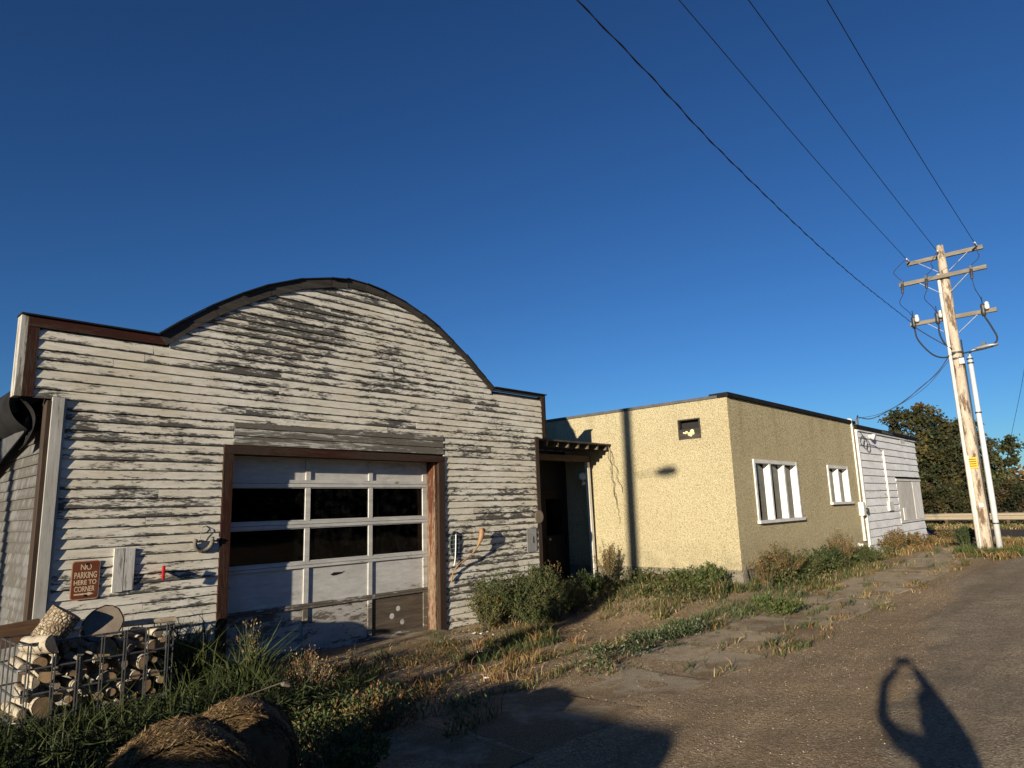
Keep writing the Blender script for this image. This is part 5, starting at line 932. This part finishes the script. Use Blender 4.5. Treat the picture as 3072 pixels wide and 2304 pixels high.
# ------------------------------------------------------------------ van behind the viewer (its shadow lies on the driveway)
va = empty('parked_van', (-7.2, .95, 0), 'grey box van parked behind the viewer casting the big shadow', 'van')
sec = [(-4.75, 1.0), (-4.80, 1.0), (-8.2, 1.0), (-8.9, .97), (-9.5, .62), (-10.2, .56), (-10.3, .5)]; m = MB()
for (x, k) in sec:
    zt = .35 + 1.62 * k; wt = .82 if k > .9 else .95
    for (y, z) in ((.02, .35), (.0, .75), (.08, 1.05), (1.1 - wt, zt - .06), (1.1 - wt + .08, zt), (1.1 + wt - .08, zt), (1.1 + wt, zt - .06), (2.12, 1.05 if zt > 1.4 else zt - .1), (2.20, .75), (2.18, .35)):
        m.v.append((x, y, min(z, zt)))
n = 10; m.f = [(i * n + k, i * n + (k + 1) % n, (i + 1) * n + (k + 1) % n, (i + 1) * n + k) for i in range(len(sec) - 1) for k in range(n)] + [tuple(reversed(range(n))), tuple((len(sec) - 1) * n + k for k in range(n))]; m.build('body', 'van_paint', va)
for x in (-5.6, -9.2):
    for y in (.02, 2.0): w = MB().lathe((x, y, .33), (0, 1, 0), [(.2, -.01), (.33, 0), (.33, .18), (.2, .19)], 20).build('wheel', 'rubber', va)
bx('rear_window', 'glass', va, -4.748, -4.742, .5, 1.7, 1.15, 1.65); bx('rear_bumper', 'dark_metal', va, -4.74, -4.62, .1, 2.1, .38, .55)
for y in (.08, 1.97): bx('tail_light', 'red_plastic', va, -4.745, -4.735, y, y + .15, .8, 1.1)
# ------------------------------------------------------------------ the person holding the camera
pe = empty('person', (-.33, -.30, 0), 'person in dark clothes standing behind the viewpoint with both arms raised', 'person')
F = Vector((.736, .677, 0)); Lf = Vector((-.677, .736, 0))
def J(f, l, z): return F * f + Lf * l + Vector((0, 0, z))
def skin(name, mat, verts, edges, radii, parent, root=0):
    me = bpy.data.meshes.new(name); og = WO[parent.name]; me.from_pydata([tuple(v - og) for v in verts], edges, []); o = bpy.data.objects.new(name, me); C.objects.link(o); place(o, og, parent)
    o.modifiers.new('skin', 'SKIN'); sv = me.skin_vertices[0].data
    for i, r_ in enumerate(radii): sv[i].radius = (r_, r_); sv[i].use_root = (i == root)
    s = o.modifiers.new('sub', 'SUBSURF'); s.levels = s.render_levels = 2; me.materials.append(M[mat]); return o
V = [J(-.45, 0, .78), J(-.45, 0, .95), J(-.44, 0, 1.15), J(-.43, 0, 1.27), J(-.40, 0, 1.36), J(-.39, 0, 1.44),          # pelvis..head
     J(-.43, .16, 1.22), J(-.25, .33, 1.32), J(-.10, .08, 1.64), J(-.43, -.16, 1.22), J(-.30, -.10, 1.43), J(-.10, -.08, 1.64),   # arms
     J(-.45, .09, .72), J(-.43, .11, .42), J(-.46, .11, .08), J(-.36, .12, .04), J(-.45, -.09, .72), J(-.43, -.11, .42), J(-.46, -.11, .08), J(-.36, -.12, .04), J(-.15, .25, 1.52), J(-.35, .27, 1.24)]
E_ = [(0, 1), (1, 2), (2, 3), (3, 4), (4, 5), (2, 6), (6, 21), (21, 7), (7, 20), (20, 8), (2, 9), (9, 10), (10, 11), (0, 12), (12, 13), (13, 14), (14, 15), (0, 16), (16, 17), (17, 18), (18, 19)]
skin('body', 'dark_cloth', V, E_, [.15, .14, .16, .065, .10, .085, .075, .05, .035, .075, .058, .035, .10, .075, .05, .04, .10, .075, .05, .04, .042, .06], pe)
for s in (1, -1):
    hv = [J(-.10, s * .08, 1.64), J(-.07, s * .065, 1.68)]; he = [(0, 1)]; hr = [.03, .026]
    for k in range(4): hv += [J(-.055 + .006 * k, s * .05, 1.665 + .018 * k), J(-.052 + .006 * k, s * .025, 1.668 + .018 * k)]; he += [(1, 2 + 2 * k), (2 + 2 * k, 3 + 2 * k)]; hr += [.009, .008]
    hv += [J(-.085, s * .04, 1.70), J(-.08, s * .02, 1.705)]; he += [(1, 10), (10, 11)]; hr += [.010, .008]
    skin('hand', 'skin', hv, he, hr, pe, 0)
MB().lathe(J(-.385, 0, 1.43), (0, 0, 1), [(.05, -.10), (.085, -.06), (.098, .0), (.09, .05), (.06, .085), (.02, .1)], 16).build('hair', 'dark_wood_v', pe, smooth=True)
ph = MB(); c0 = J(-.065, 0, 1.69)
ph.hexa([c0 + Lf * a + F * b + Vector((0, 0, z)) for z in (-.037, .037) for a, b in ((-.075, -.004), (.075, -.004), (.075, .004), (-.075, .004))]).build('phone', 'black', None, 'black phone held up in front of the person', 'phone')
